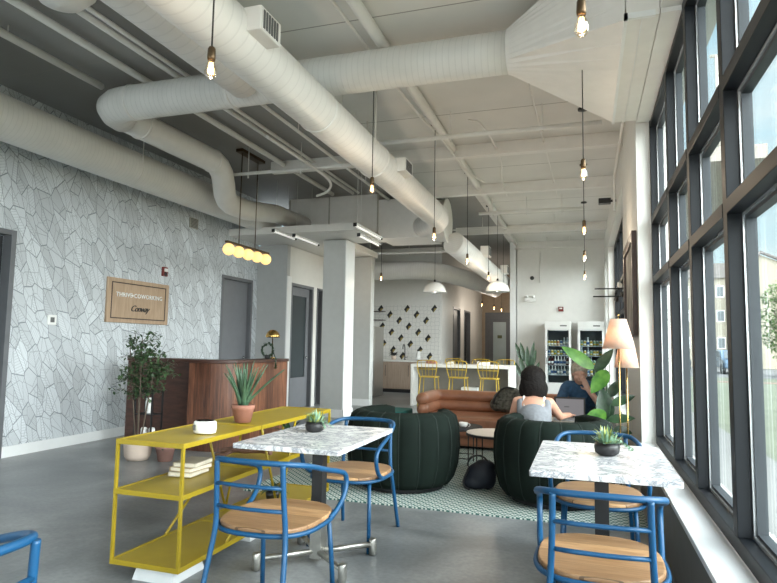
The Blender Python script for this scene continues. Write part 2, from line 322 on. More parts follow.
def dup(root,loc,rz=None,label=None,group=None,scale=None):
    def cp(o,par):
        c=o.copy(); COL.objects.link(c)
        if par: c.parent=par
        for ch in o.children: cp(ch,c)
        return c
    r=cp(root,None); r.location=loc
    if rz is not None: r.rotation_euler=(0,0,rz)
    if label: r['label']=label
    if group: r['group']=group
    if scale: r.scale=scale
    return r
def arc(c,r,a0,a1,n,z=None,plane='xy'):
    out=[]
    for i in range(n+1):
        a=R(a0+(a1-a0)*i/n); x,y=r*math.cos(a),r*math.sin(a)
        out.append((c[0]+x,c[1]+y,c[2]) if plane=='xy' else ((c[0]+x,c[1],c[2]+y) if plane=='xz' else (c[0],c[1]+x,c[2]+y)))
    return out
def smooth(pts,it=2,closed=False):
    P=[Vector(p) for p in pts]
    for _ in range(it):
        Q=[]
        n=len(P)
        if not closed: Q.append(P[0])
        for i in range(n if closed else n-1):
            a,b=P[i],P[(i+1)%n]; Q+= [a*.75+b*.25,a*.25+b*.75]
        if not closed: Q.append(P[-1])
        P=Q
    return P
def textmesh(txt,size,extr,align='CENTER',shear=0,sx=1.0,spacing=1.0):
    cu=bpy.data.curves.new('lettering','FONT'); cu.body=txt; cu.size=size; cu.extrude=extr; cu.align_x=align; cu.align_y='CENTER'; cu.shear=shear; cu.space_character=spacing; cu.resolution_u=3
    o=bpy.data.objects.new('lettering',cu); COL.objects.link(o); bpy.context.view_layer.update()
    dg=bpy.context.evaluated_depsgraph_get(); me=bpy.data.meshes.new_from_object(o.evaluated_get(dg)); bpy.data.objects.remove(o); return me
def text(name,txt,size,mat,parent,loc,rot,extr=.002,shear=0,spacing=1.0):
    me=textmesh(txt,size,extr,shear=shear,spacing=spacing); me.materials.clear(); me.materials.append(mat)
    o=bpy.data.objects.new(name,me); COL.objects.link(o); o.parent=parent; o.location=loc; o.rotation_euler=rot; return o
def remesh(mb,name,mat,parent,vox=.008,it=6):
    o=mb.build(name,mat,None); m=o.modifiers.new('r','REMESH'); m.mode='VOXEL'; m.voxel_size=vox; m.use_smooth_shade=True
    s=o.modifiers.new('s','SMOOTH'); s.factor=.5; s.iterations=it
    bpy.context.view_layer.update(); dg=bpy.context.evaluated_depsgraph_get(); me=bpy.data.meshes.new_from_object(o.evaluated_get(dg)); bpy.data.objects.remove(o)
    me.materials.clear(); me.materials.append(mat)
    for p in me.polygons: p.use_smooth=True
    q=bpy.data.objects.new(name,me); COL.objects.link(q); q.parent=parent; return q
def cap(mb,a,b,ra,rb,n=10):   # tapered capsule
    a=Vector(a);b=Vector(b); mb.tube([a,a.lerp(b,.5),b],[ra,(ra+rb)/2,rb],n); mb.sph(a,ra,n,8); mb.sph(b,rb,n,8)
SKY_FILL1=12; SKY_FILL2=4.2; SKYB=1.65; EXPO=0.0
def wb(mb,name,mat,parent=None,label=None):   # geometry given in world coordinates, stored relative to its parent
    o=Vector((0,0,0)); p=parent
    while p: o+=p.location; p=p.parent
    if parent: mb.v=[(v[0]-o.x,v[1]-o.y,v[2]-o.z) for v in mb.v]
    q=mb.build(name,mat,parent)
    if label: q['label']=label
    return q
CZ=4.1; FY=16.2; WX=.48; GX=.60; YB=-6.0
# ---------------------------------------------------------------- camera
cam=bpy.data.cameras.new('camera'); co=bpy.data.objects.new('camera',cam); COL.objects.link(co); S.camera=co
yaw,pit,rol=.31811,.088306,.01637
f=V(-math.sin(yaw)*math.cos(pit),math.cos(yaw)*math.cos(pit),math.sin(pit)); r_=V(math.cos(yaw),math.sin(yaw),0); u_=r_.cross(f)
r2=r_*math.cos(rol)+u_*math.sin(rol); u2=-r_*math.sin(rol)+u_*math.cos(rol)
co.matrix_world=Matrix(((r2.x,u2.x,-f.x,0),(r2.y,u2.y,-f.y,0),(r2.z,u2.z,-f.z,1.31),(0,0,0,1)))
cam.sensor_fit='HORIZONTAL'; cam.sensor_width=36; cam.lens=36*599.1/777; cam.clip_start=.05; cam.clip_end=500
# ---------------------------------------------------------------- shell
st('floor',MB().box(-6.3,.75,YB,24,-.12,0),MT['concrete'])
st('ceiling',MB().box(-2.95,.75,YB,10.6,CZ,CZ+.15).box(-1.93,.75,10.6,24,CZ,CZ+.15),MT['deck'])
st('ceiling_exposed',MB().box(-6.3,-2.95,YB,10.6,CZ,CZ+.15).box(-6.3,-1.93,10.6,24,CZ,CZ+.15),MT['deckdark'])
# left wall with two door openings
D1=(4.0,5.04,2.52); D2=(9.09,10.12,2.50)
w=MB()
for a,b in ((YB,D1[0]),(D1[1],D2[0]),(D2[1],10.3)): w.box(-6.3,-6.1,a,b,0,CZ)
for d in (D1,D2): w.box(-6.3,-6.1,d[0],d[1],d[2],CZ)
st('wall_left',w,MT['wallpaper'])
b=MB()
for a,c in ((YB,D1[0]),(D1[1],D2[0])): b.box(-6.1,-6.085,a,c,0,.12)
st('baseboard_left',b,MT['trimw'])
def doorx(n,x,y0,y1,h,face,mat_leaf,open_=False,glass=False,handle=True,depth=.12,t=.06):
    # door in a wall parallel to y, wall face at x, facing +x
    d=T('door_%d'%n,'','',(x,y0,0))
    d['kind']='structure'
    fr=MB(); fr.box(x-depth,x+.015,y0,y0+t,0,h); fr.box(x-depth,x+.015,y1-t,y1,0,h); fr.box(x-depth,x+.015,y0+t,y1-t,h-t,h)
    bev(wb(fr,'door_frame',MT['doorframe'],d))
    lf=MB(); xx=x-depth+.01
    if glass:
        lf.box(xx,xx+.045,y0+t,y0+t+.13,0.01,h-t); lf.box(xx,xx+.045,y1-t-.13,y1-t,0.01,h-t); lf.box(xx,xx+.045,y0+t+.13,y1-t-.13,0.01,.62); lf.box(xx,xx+.045,y0+t+.13,y1-t-.13,h-t-.17,h-t)
    elif not open_: lf.box(xx,xx+.045,y0+t+.003,y1-t-.003,.01,h-t-.003)
    if lf.v: L=wb(lf,'door_leaf',mat_leaf,d)
    if glass: wb(MB().box(xx+.015,xx+.03,y0+t+.13,y1-t-.13,.62,h-t-.17),'door_glass',MT['doorglass'],d)
    if open_: wb(MB().box(x-depth-.9,x-depth,y0+t,y1-t,0,h-t),'doorway_shade_block',MT['dark'],d)  # near-black block stands in for the unlit space behind the doorway
    if handle and lf.v:
        hy=y1-t-.07; k=MB().tube([(xx+.045,hy,1.02),(xx+.10,hy,1.02),(xx+.105,hy-.12,1.02)],.010,8); k.lathe([(.028,0),(.028,.008)],(xx+.045,hy,1.02),16,'x'); wb(k,'lever_handle',MT['chrome'],d)
    return d
doorx(1,-6.1,D1[0],D1[1],D1[2],1,MT['doorgrey'],open_=True)
doorx(2,-6.1,D2[0],D2[1],D2[2],1,MT['doorgrey'])
# restroom block
w=MB().box(-6.3,-5.46,10.3,10.42,0,3.2); st('wall_reception',w,MT['greywall'])
D3=(10.48,11.50,2.49); D4=(11.68,12.08,2.49)
w=MB()
for a,b2 in ((10.42,D3[0]),(D3[1],D4[0])): w.box(-5.6,-5.46,a,b2,0,3.2)
for d in (D3,D4): w.box(-5.6,-5.46,d[0],d[1],d[2],3.2)
w.box(-5.6,-5.46,D4[1],12.15,0,3.2)
st('wall_hall',w,MT['wall'])
doorx(3,-5.46,D3[0],D3[1],D3[2],1,MT['doorgrey'],glass=True)
doorx(4,-5.46,D4[0],D4[1],D4[2],1,MT['doorgrey'],open_=True,t=.04)
st('trim_1',MB().box(-5.46,-5.44,10.30,10.47,0,2.6),MT['trimw'])
w=MB().box(-5.6,-4.44,12.15,12.35,0,3.2); w.box(-4.44,-4.40,12.145,12.355,0,3.2); st('wall_partition',w,MT['greyst'])
b=MB().box(-4.6,-4.385,12.13,12.145,0,.14); b.box(-5.4,-4.6,12.13,12.145,0,.14); st('baseboard_partition',b,MT['trimw'])
st('column',MB().box(-4.56,-4.13,10.0,10.42,0,3.2),MT['greyst'])
st('trim_2',MB().box(-4.13,-4.112,9.995,10.425,0,3.2),MT['trimw'])
b=MB().box(-4.575,-4.10,9.985,9.998,0,.14); b.box(-4.112,-4.098,9.985,10.44,0,.14); st('baseboard_column',b,MT['trimw'])
l=MB().box(-6.1,-3.62,9.25,10.5,3.22,3.34); l.box(-6.1,-4.38,10.5,12.5,3.22,3.34)
st('ceiling_soffit',l,MT['ceilwhite'])
# kitchen shell
w=MB().box(-6.2,-3.87,16.5,16.62,0,CZ); K=st('wall_kitchen',w,MT['wall'])
t_=MB().box(-5.95,-3.89,16.485,16.50,.9,2.45); st('wall_backsplash',t_,MT['tile'])
dm=MB(); 
x0,z0=-5.62,2.345
def dia(cx,cz):
    a=.088;h=.115; y=16.482
    if cx-a<-5.93 or cx+a>-3.92: return
    dm.cur=0; dm.add([(cx-a,y,cz-.02),(cx-.02,y,cz-h),(cx,y,cz),(cx+.02,y,cz+h)],[(0,1,2,3)]).add([(cx,y,cz),(cx+a,y,cz+.02),(cx+.02,y,cz+h)],[(0,1,2)])
    dm.cur=1; dm.add([(cx-.02,y,cz-h),(cx+a,y,cz+.02),(cx,y,cz)],[(0,1,2)]); dm.cur=0
for i in range(-1,14):
    for j in range(-6,8):
        cx=-5.66+i*.285+j*.80-.0; cz=2.345-i*.168
        if cz>1.0 and cz<2.4: dia(cx,cz)
accent=dm.build('accent_tiles',[MT['blackm'],M('olive_gold_tile',(.30,.22,.05),.4)],bpy.data.objects['wall_backsplash'])
st('wall_kitchen_left',MB().box(-6.3,-6.0,12.35,16.62,0,CZ),MT['wall'])
D5=(18.05,19.15,2.5); D6=(19.8,20.9,2.5)
w=MB()
for a,b2 in ((16.62,D5[0]),(D5[1],D6[0]),(D6[1],23.5)): w.box(-4.0,-3.85,a,b2,0,CZ)
for d in (D5,D6): w.box(-4.0,-3.85,d[0],d[1],d[2],CZ)
w.box(-3.87,-3.85,16.5,16.62,0,CZ)
st('wall_corridor_left',w,MT['wall'])
doorx(5,-3.85,*D5,1,MT['doorgrey'],handle=False); doorx(6,-3.85,*D6,1,MT['doorgrey'],open_=True)
w=MB().box(-4.0,-3.72,23.5,23.65,0,CZ); w.box(-2.62,-1.7,23.5,23.65,0,CZ); w.box(-3.72,-2.62,23.5,23.65,2.62,CZ)
st('wall_corridor_end',w,M('warm_beige_wall',(.42,.33,.24),.7))
w=MB().box(-1.88,-1.72,16.2,23.5,0,CZ); st('wall_corridor_right',w,MT['wall'])
d=T('door_7','','',(-3.72,23.5,0)); d['kind']='structure'
fr=MB().box(-3.72,-3.54,23.45,23.56,0,2.62); fr.box(-2.80,-2.62,23.45,23.56,0,2.62); fr.box(-3.54,-2.80,23.45,23.56,2.4,2.62); wb(fr,'door_frame',MT['doorframe'],d)
lf=MB().box(-3.54,-3.42,23.5,23.55,0,2.4); lf.box(-2.92,-2.8,23.5,23.55,0,2.4); lf.box(-3.42,-2.92,23.5,23.55,0,.2); lf.box(-3.42,-2.92,23.5,23.55,2.25,2.4); wb(lf,'door_leaf',MT['doorframe'],d)
wb(MB().box(-3.42,-2.92,23.52,23.53,.2,2.25),'frosted_glass',M('frosted_glass_panel',(.42,.50,.50),.3,var=.1,scale=1),d)
wb(MB().box(-3.25,-3.08,23.50,23.515,1.62,1.74),'door_plaque',M('olive_plaque',(.10,.11,.04),.5),d)
# far wall
st('wall_far',MB().box(-1.88,WX,FY,FY+.15,0,CZ),MT['wall'])
st('trim_3',MB().box(-1.90,-1.74,FY-.06,FY-.001,0,CZ),MT['trimw'])
b=MB().box(-1.74,WX,FY-.015,FY-.001,0,.12); st('baseboard_far',b,MT['trimw'])
# right wall
H3=3.47; W1=(YB+.2,6.05); W2=(8.3,13.5); W3=(13.95,15.9)
w=MB()
w.box(WX,.85,YB,FY+.15,0,.42)
w.box(WX,.85,YB,W1[0],.42,H3); w.box(WX,.85,W1[1],W2[0],.42,H3); w.box(WX,.85,W2[1],W3[0],.42,H3); w.box(WX,.85,W3[1],FY+.15,.42,H3)
w.box(WX,.85,YB,FY+.15,H3,CZ)
st('wall_right',w,MT['wall'])
st('trim_4',MB().box(WX-.012,WX-.001,YB,W1[1],0,.415),MT['knee'])  # grey darkened to carry the backlit shade below the sill
bev(st('trim_5',MB().box(WX-.03,GX,YB+.2,W1[1]-.002,.421,.452),MT['sill']),.004)
bev(st('trim_6',MB().box(WX-.03,GX,W2[0]+.002,W2[1]-.002,.421,.452),MT['sill']),.004)
bev(st('trim_7',MB().box(WX-.03,GX,W3[0]+.002,W3[1]-.002,.421,.452),MT['sill']),.004)
def window(n,y0,y1,mul,zs=.452,zt=H3,tr=((1.91,1.975),(2.47,2.535))):
    wd=T('window_%d'%n,'','',(GX,y0,zs)); wd['kind']='structure'
    x0,x1=GX,GX+.055; e=.002
    fr=MB(); fr.box(x0,.715,y0+e,y0+.06,zs,zt-e); fr.box(x0,.715,y1-.06,y1-e,zs,zt-e); fr.box(x0,.715,y0+.06,y1-.06,zs,zs+.07); fr.box(x0,.715,y0+.06,y1-.06,zt-.07,zt-e)
    bev(wb(fr,'window_frame',MT['frame'],wd),.003)
    ed=[y0+.06]
    for y in sorted(mul):
        m=MB().box(x0,x1,y-.04,y+.04,zs+.07,zt-.07); m.box(x1,.712,y-.032,y+.032,zs+.07,zt-.07); bev(wb(m,'mullion',MT['frame'],wd),.003); ed+= [y-.04,y+.04]
    ed.append(y1-.06)
    for k in range(0,len(ed),2):
        a,b=ed[k],ed[k+1]
        lv=[zs+.07]
        for t in tr:
            tt=MB().box(x0-.003,x1+.01,a,b,t[0],t[1]); tt.box(x1+.01,.712,a,b,t[0]+.008,t[1]-.008); bev(wb(tt,'transom',MT['frame'],wd),.003); lv+=[t[0],t[1]]
        lv.append(zt-.07)
        for q in range(0,len(lv),2):
            c,d=lv[q],lv[q+1]; s=.03
            g=MB(); g.box(x1+.003,x1+.012,a,a+.014,c,d); g.box(x1+.003,x1+.012,b-.014,b,c,d); g.box(x1+.003,x1+.012,a+.014,b-.014,c,c+.014); g.box(x1+.003,x1+.012,a+.014,b-.014,d-.014,d)
            wb(g,'gasket',MT['gasket'],wd)
            g=MB(); X0,X1=x1+.012,.709
            g.box(X0,X1,a,a+s,c,d); g.box(X0,X1,b-s,b,c,d); g.box(X0,X1,a+s,b-s,c,c+s); g.box(X0,X1,a+s,b-s,d-s,d)
            wb(g,'sash',MT['frame2'],wd)
            wb(MB().box(.694,.700,a+s-.002,b-s+.002,c+s-.002,d-s+.002),'glass_pane',MT['glass'],wd)
    return wd
window(1,W1[0],W1[1],[4.84,3.92,2.98,2.04,1.10,.16,-.78,-1.72,-2.66,-3.60,-4.54])
window(2,W2[0],W2[1],[9.34,10.38,11.42,12.46])
window(3,W3[0],W3[1],[14.92])
# front of the room, behind the camera: unseen glazing, added to let in more sky light
w=MB(); w.box(-6.3,-5.6,YB-.2,YB,0,CZ); w.box(0.0,.85,YB-.2,YB,0,CZ); w.box(-5.6,0,YB-.2,YB,3.5,CZ); w.box(-5.6,0,YB-.2,YB,0,.3)
st('wall_front',w,MT['wall'])
wd=T('window_4','','',(-5.6,YB,.3)); wd['kind']='structure'
fr=MB()
for k in range(6): fr.box(-5.6+k*1.104,-5.6+k*1.104+.08,YB-.15,YB-.05,.3,3.5)
fr.box(-5.6,0,YB-.15,YB-.05,.3,.38); fr.box(-5.6,0,YB-.15,YB-.05,3.42,3.5); fr.box(-5.6,0,YB-.15,YB-.05,2.4,2.47)
wb(fr,'window_frame',MT['frame'],wd); wb(MB().box(-5.55,-.05,YB-.105,YB-.1,.38,3.42),'glass_pane',MT['glass'],wd)
# ---------------------------------------------------------------- ceiling services
def pipe(name,path,r,label,cat='pipe',mat='ceilwhite',group=None,n=10): return one(name,MB().tube(path,r,n),MT[mat],label,cat,group=group)
def hang(mb,x,y,z,r=.006): mb.tube([(x,y,z),(x,y,CZ)],r,6)
# supply ducts
o=T('spiral_duct','large white spiral duct running down the middle of the ceiling towards the back','duct',(-2.2,1.2,3.33))
wb(MB().tube([(-2.2,-1.5+.5*i,3.33) for i in range(22)]+[(-2.25,9.3,3.34),(-2.38,9.7,3.36),(-2.7,10.05,3.38)],.185,32),'duct_body',MT['duct'],o)
for y in (2.0,4.6,6.05,8.6): wb(MB().lathe([(.186,0),(.193,.008),(.193,.022),(.186,.03)],(-2.2,y,3.33),32,'y'),'joint_band',MT['ductsmooth'],o)
for y in (2.6,5.6,8.2):
    for sx in (-1,1): wb(MB().tube([(-2.2+sx*.19,y,3.33),(-2.2+sx*.19,y,CZ)],.004,6),'hanger',MT['ceilwhite'],o)
def diffuser(y,x=-2.03,z=3.36,w=.26,h=.16,lab=''):
    d=T('air_diffuser',lab,'vent',(x,y,z),0,'air diffusers on the ceiling ducts')
    MBb=MB().box(-.06,.11,-w/2,w/2,-h/2,h/2); bev(MBb.build('diffuser_box',MT['ductsmooth'],d),.006)
    g=MB()
    for k in range(6): g.box(.111,.116,-w/2+.03+k*(w-.06)/6,-w/2+.03+(k+.55)*(w-.06)/6,-h/2+.02,h/2-.02)
    g.build('grille',MT['grille'],d)
diffuser(3.3,lab='white box diffuser with dark grille, nearest the camera on the middle duct')
diffuser(6.52,lab='white box diffuser on the far half of the middle duct',w=.3)
o=T('cross_duct','white ribbed round duct crossing the ceiling from side to side','duct',(-2.5,4.95,3.75))
wb(MB().tube([(-.60-.25*i,4.95,3.80) for i in range(17)]+[(-4.70,4.97,3.80),(-4.80,5.02,3.80),(-4.86,5.12,3.80),(-4.88,5.24,3.80)],.178,32),'duct_body',MT['ductfine'],o)
for x in (-3.30,-4.5): wb(MB().lathe([(.179,0),(.187,.01),(.187,.03),(.179,.04)],(x,4.95,3.80),32,'x'),'joint_band',MT['ductsmooth'],o)
# flare from round duct to plenum
fl=MB(); n=32; va=[];vb=[]
rect=[]
for k in range(n):
    a=2*PI*k/n; va.append((-.60,4.95+.18*math.cos(a),3.80+.18*math.sin(a)))
    ca,sa=math.cos(a),math.sin(a); m=max(abs(ca),abs(sa)); vb.append((.27,4.95+.94*ca/m,3.765+.325*sa/m-.0))
fl.add(va+vb,[(k,(k+1)%n,(k+1)%n+n,k+n) for k in range(n)])
wb(fl,'flared_transition',MT['ductsmooth'],o)
pl=T('intake_plenum','big white sheet metal box above the window, joined to the flared duct','duct',(.37,4.95,3.44))
bev(wb(MB().box(.275,WX-.003,4.0,5.9,3.44,CZ-.003),'box_body',MT['ductsmooth'],pl),.006)
wb(MB().box(.262,.285,3.985,5.915,3.43,3.47).box(.262,.45,3.985,4.01,3.43,3.47).box(.37,.374,4.02,5.89,3.432,3.438),'seam_angle',MT['trimw'],pl)
bev(st('trim_8',MB().box(WX-.0,GX+.05,3.98,5.92,3.435,3.469),MT['ceilwhite']),.002)
o=one('branch_duct',MB().tube([(-3.05,-1+.45*i,3.79) for i in range(13)]+[(-3.05,4.78,3.79)],.18,32),MT['duct'],'white spiral duct left of the middle duct, ending at the crossing duct','duct')
o=T('return_duct','white smooth duct running back from the crossing duct elbow and dropping to the wall duct','duct',(-4.84,5.24,3.75))
wb(MB().tube([(-4.88,5.25,3.80),(-4.88,5.6,3.80),(-4.88,6.1,3.80),(-4.87,6.6,3.80),(-4.87,6.95,3.80),(-4.88,7.08,3.77),(-4.90,7.2,3.70),(-4.94,7.32,3.56),(-4.99,7.42,3.46),(-5.03,7.55,3.40),(-5.06,7.7,3.38),(-5.10,8.2,3.40),(-5.12,8.7,3.48),(-5.13,9.2,3.56),(-5.13,10.3,3.58)],.158,28),'duct_body',MT['ductsmooth'],o)
for x,y in ((-4.87,6.9),(-4.88,5.5)): wb(MB().lathe([(.159,0),(.168,.01),(.168,.03),(.159,.04)],(x,y,3.80),28,'y'),'joint_band',MT['ductsmooth'],o)
o=T('wall_duct','large white spiral duct running along the leaf patterned wall','duct',(-5.55,5,3.5))
wb(MB().tube([(-5.55,-2+.5*i,3.52) for i in range(24)]+[(-5.55,9.8,3.55)],.228,32),'duct_body',MT['ductfine'],o)
for y in (3.2,6.1,8.9): wb(MB().tube([(-5.33,y,3.52),(-5.33,y,CZ)],.006,6),'hanger',MT['ceilwhite'],o); wb(MB().lathe([(.230,0),(.230,.03)],(-5.55,y-.015,3.52),32,'y'),'joint_band',MT['ductsmooth'],o)
o=one('duct_end_cap',MB().lathe([(.0,-.30),(.14,-.27),(.22,-.18),(.26,-.02),(.26,.36)],(-3.36,2.98,3.86),28,'z'),MT['ductsmooth'],'rounded white duct end dropping from the ceiling at the upper left','duct')
# hvac plenum over the hall
o=T('air_handler_box','big pale sheet metal air box above the hall soffit','air handler',(-4.6,10.5,3.36))
wb(MB().box(-5.46,-3.615,10.32,11.3,3.36,CZ-.003),'box_body',MT['ductsmooth'],o)
wb(MB().box(-3.61,-2.62,10.32,11.2,3.26,3.98),'side_box',MT['ductsmooth'],o)
for x in (-5.46,-4.62,-3.64): wb(MB().box(x,x+.02,10.30,10.32,3.36,CZ-.01),'seam',MT['vent'],o)
wb(MB().lathe([(.39,-.20),(.39,0),(.41,.0),(.41,.02),(.39,.025)],(-2.42,10.75,3.62),36,'x'),'round_collar',MT['ductsmooth'],o)
wb(MB().tube([(-4.9,10.24,3.36),(-4.9,10.24,3.5),(-4.2,10.24,3.5),(-4.2,10.24,3.36)],.02,8),'drain_pipe',MT['ceilwhite'],o); wb(MB().tube([(-5.2,10.2,3.345),(-5.2,10.2,3.52)],.025,8),'drain_pipe',MT['ceilwhite'],o)
o=T('spiral_duct','white spiral duct with box diffusers running past the kitchen at the back','duct',(-2.1,11,3.2))
wb(MB().tube([(-2.3,10.75,3.2),(-2.2,11.0,3.12)]+[(-2.16,11.3+.45*i,3.08) for i in range(14)],.21,28),'duct_body',MT['duct'],o)
diffuser(12.2,-1.95,3.24,.34,.2,'small white diffuser box on the rear duct, nearer one')
diffuser(15.2,-1.95,3.24,.34,.2,'small white diffuser box at the end of the rear duct')
o=T('kitchen_duct','white ribbed flexible duct crossing over the kitchen and bending towards the corridor','duct',(-5,15,3.26))
wb(MB().tube([(-5.9+.3*i,15,3.26) for i in range(6)]+[(-4.15,15.02,3.26),(-3.9,15.1,3.26),(-3.7,15.3,3.24),(-3.5,15.6,3.22),(-3.2,16.3,3.18),(-2.95,17.0,3.12),(-2.8,18,3.1),(-2.7,19,3.1)],.24,28),'duct_body',MT['ductfine'],o)
# pipes
def hp(label,x,z,y0,y1,r,xs=None,name='ceiling_pipe',group=None):
    mb=MB().tube([(x,y0,z),(x,(y0+y1)/2,z),(x,y1,z)],r,10)
    o=T(name,label,'pipe',(x,y0,z),0,group); wb(mb,'pipe_run',MT['ceilwhite'],o); n=max(2,int((y1-y0)/2.4))
    for k in range(n):
        y=y0+(y1-y0)*(k+.5)/n; wb(MB().tube([(x,y,z-r),(x,y,CZ)],.006,6),'pipe_hanger',MT['ceilwhite'],o)
    return o
hp('thick white sprinkler main running the length of the room right of the middle duct',-1.73,4.043,-1,16.1,.052,name='sprinkler_main')
for x,z,r,lab in ((-4.87,4.0,.037,'white pipe nearest the leaf wallpaper, above the wall duct'),(-4.37,4.035,.037,'white pipe above the reception desk, second from the wallpaper side'),(-3.97,4.03,.030,'thin white pipe left of the branch duct, outer of a close pair'),(-3.86,4.03,.022,'thin white pipe left of the branch duct, inner of a close pair')):
    hp(lab,x,z,.5,9.9 if x>-4.5 else 4.9,r)
for i,(x,z) in enumerate(((-3.35,3.92),(-3.0,3.985),(-2.75,3.93),(-2.6,3.88))):
    hp(['white conduit behind the crossing duct, outermost left','white conduit behind the crossing duct, second from left','white conduit behind the crossing duct, third from left','white conduit behind the crossing duct, closest to the middle duct'][i],x,z,5.3,10.1,.022)
pipe('conduit',smooth([(-3.5,6.0,3.7),(-3.5,7.2,3.7),(-3.5,7.9,3.68),(-3.7,8.25,3.62),(-3.95,8.35,3.6)],2),.02,'white kinked conduit above the globe light','conduit')
for i,(x0,x1,y,z,r) in enumerate(((-3.0,.2,6.85,3.8,.028),(-1.9,0.0,11.2,3.82,.03),(-4.9,-2.4,7.35,3.72,.025),(-4.2,.3,12.85,3.85,.014),(-1.7,-.02,15.5,3.82,.02),(-5.6,-2.5,14.2,3.6,.03))):
    o=T('cross_pipe',['white sprinkler branch pipe crossing under the ceiling behind the crossing duct','white sprinkler branch pipe crossing above the rear string of bulbs','white pipe crossing over the reception area behind the globe light','thin white conduit crossing under the ceiling past the white dome lamps','white pipe crossing high in front of the far wall','white pipe crossing in front of the kitchen'][i],'pipe',(x0,y,z))
    wb(MB().tube([(x0,y,z),((x0+x1)/2,y,z),(x1,y,z)],r,10),'pipe_run',MT['ceilwhite'],o)
    for k in range(3):
        x=x0+(x1-x0)*(k+.4)/3; wb(MB().tube([(x,y,z-.07),(x,y,z-r)],.012,6).tube([(x,y,z-r),(x,y,CZ)],.006,6),'pipe_hanger',MT['ceilwhite'],o)
for i,(pth,r) in enumerate((
  ([(-1.25,-.5,4.02),(-1.25,3.7,4.02),(-1.22,4.2,4.0),(-1.1,4.35,4.0),(.1,4.4,4.0)],.014),
  ([(-1.9,1,4.05),(-1.9,6.5,4.05),(-1.75,7.4,4.0),(-1.68,8.6,3.9),(-1.5,9.3,3.9)],.014),
  ([(-1.3,6.9,4.0),(-1.15,7.0,4.0),(-1.12,8.6,4.0),(-1.25,9.4,3.98),(-1.3,10.6,3.98)],.012),
  ([(-.55,5.3,4.04),(-.5,8,4.04),(-.45,11.1,4.04)],.010),
  ([(-1.12,16.17,3.8),(-1.12,16.17,3.0)],.012))):
    pipe('conduit',smooth(pth,2) if len(pth)>2 else pth,r,['thin white conduit right of the sprinkler main, bending along the crossing duct','thin white conduit left of the sprinkler main running under the deck','thin white conduit looping right of the sprinkler main behind the crossing duct','thin straight conduit on the ceiling left of the right bulb row','thin white conduit dropping down the far wall'][i],'conduit')
# cross beams
for y,z in ((8.1,3.93),(10.2,3.93),(13.9,3.93)):
    one('ceiling_beam',MB().box(-2.9,WX-.003,y-.06,y+.06,z,CZ-.002) if y!=8.1 else MB().box(-4.6,WX-.003,y-.06,y+.06,z,CZ-.002),MT['ceilwhite'],{8.1:'wide painted ceiling beam crossing behind the flared duct',10.2:'painted ceiling beam second from the crossing duct',13.9:'painted ceiling beam nearest the far wall'}[y],'beam')
# sprinkler heads / small fixtures
one('roof_unit',MB().cbox((-2.72,9.5,3.78),(.22,.2,.3)).cbox((-2.72,9.36,3.6),(.05,.05,.12)),MT['grille'],'small dark grey unit hanging left of the middle duct above the hall','speaker')
one('security_camera',MB().box(.22,.40,9.75,9.87,3.56,3.64).tube([(.40,9.8,3.60),(.478,9.8,3.60)],.02),MT['black'],'small black bracket box high on the window wall','camera')
# ---------------------------------------------------------------- blue chairs
def make_chair():
    o=T('armchair_tube','x','chair')
    se=MB(); pts=[]
    for k in range(40):
        a=2*PI*k/40; c,s_=math.cos(a),math.sin(a)
        x=.245*(abs(c)**.72)*(1 if c>0 else -1); y=.285*(abs(s_)**.72)*(1 if s_>0 else -1)
        if y<0: y*=.92
        pts.append((x,y))
    se.prism(pts,.438,.462); bev(se.build('seat',MT['seat'],o),.008,3)
    b=MB(); b.tube([(x*1.03,y*1.03,.434) for x,y in pts],.0115,8,closed=True); b.build('seat_rim',MT['blue'],o)
    t=.0135
    path=[(.243,.09,.436),(.250,.16,.455),(.256,.235,.50),(.259,.275,.565),(.258,.265,.625),(.256,.17,.655),(.252,.02,.690),(.240,-.14,.735),(.205,-.245,.757),(.14,-.283,.762),(0,-.292,.764)]
    full=path+[(-x,y,z) for x,y,z in reversed(path[:-1])]
    MB().tube(smooth(full,2),t,10).build('arm_hoop',MT['blue'],o)
    for s_ in (-1,1):
        MB().tube(smooth([(s_*.172,-.283,.758),(s_*.175,-.272,.60),(s_*.182,-.255,.45),(s_*.195,-.29,.30),(s_*.215,-.36,.0)],2),.013,10).build('rear_leg',MT['blue'],o)
        MB().tube([(s_*.19,.20,.43),(s_*.20,.225,.22),(s_*.208,.245,0)],.0125,10).build('front_leg',MT['blue'],o)
    for z,y in ((.655,-.279),(.55,-.268)):
        MB().tube([(-.174,y,z),(-.09,y-.012,z),(0,y-.016,z),(.09,y-.012,z),(.174,y,z)],.0095,8).build('back_rung',MT['blue'],o)
    return o
ch=make_chair(); ch['group']='blue tube armchairs at the small marble tables'; ch.name='tube_armchair'
CH=[(-1.475,2.76,0,'blue tube armchair with wooden seat seen from behind, tucked under the left marble table'),
    (.045,2.70,0,'blue tube armchair seen from behind at bottom right, before the right marble table'),
    (-1.52,3.91,180,'blue tube armchair on the far side of the left marble table, facing the camera'),
    (.06,3.86,180,'blue tube armchair half hidden behind the right marble table by the window'),
    (-1.73,1.15,90,'blue tube armchair cut off at the bottom left corner, only its curved rail in view')]
for i,(x,y,a,l) in enumerate(CH):
    if i==0: ch.location=(x,y,0); ch['label']=l
    else: dup(ch,(x,y,0),R(a),l)
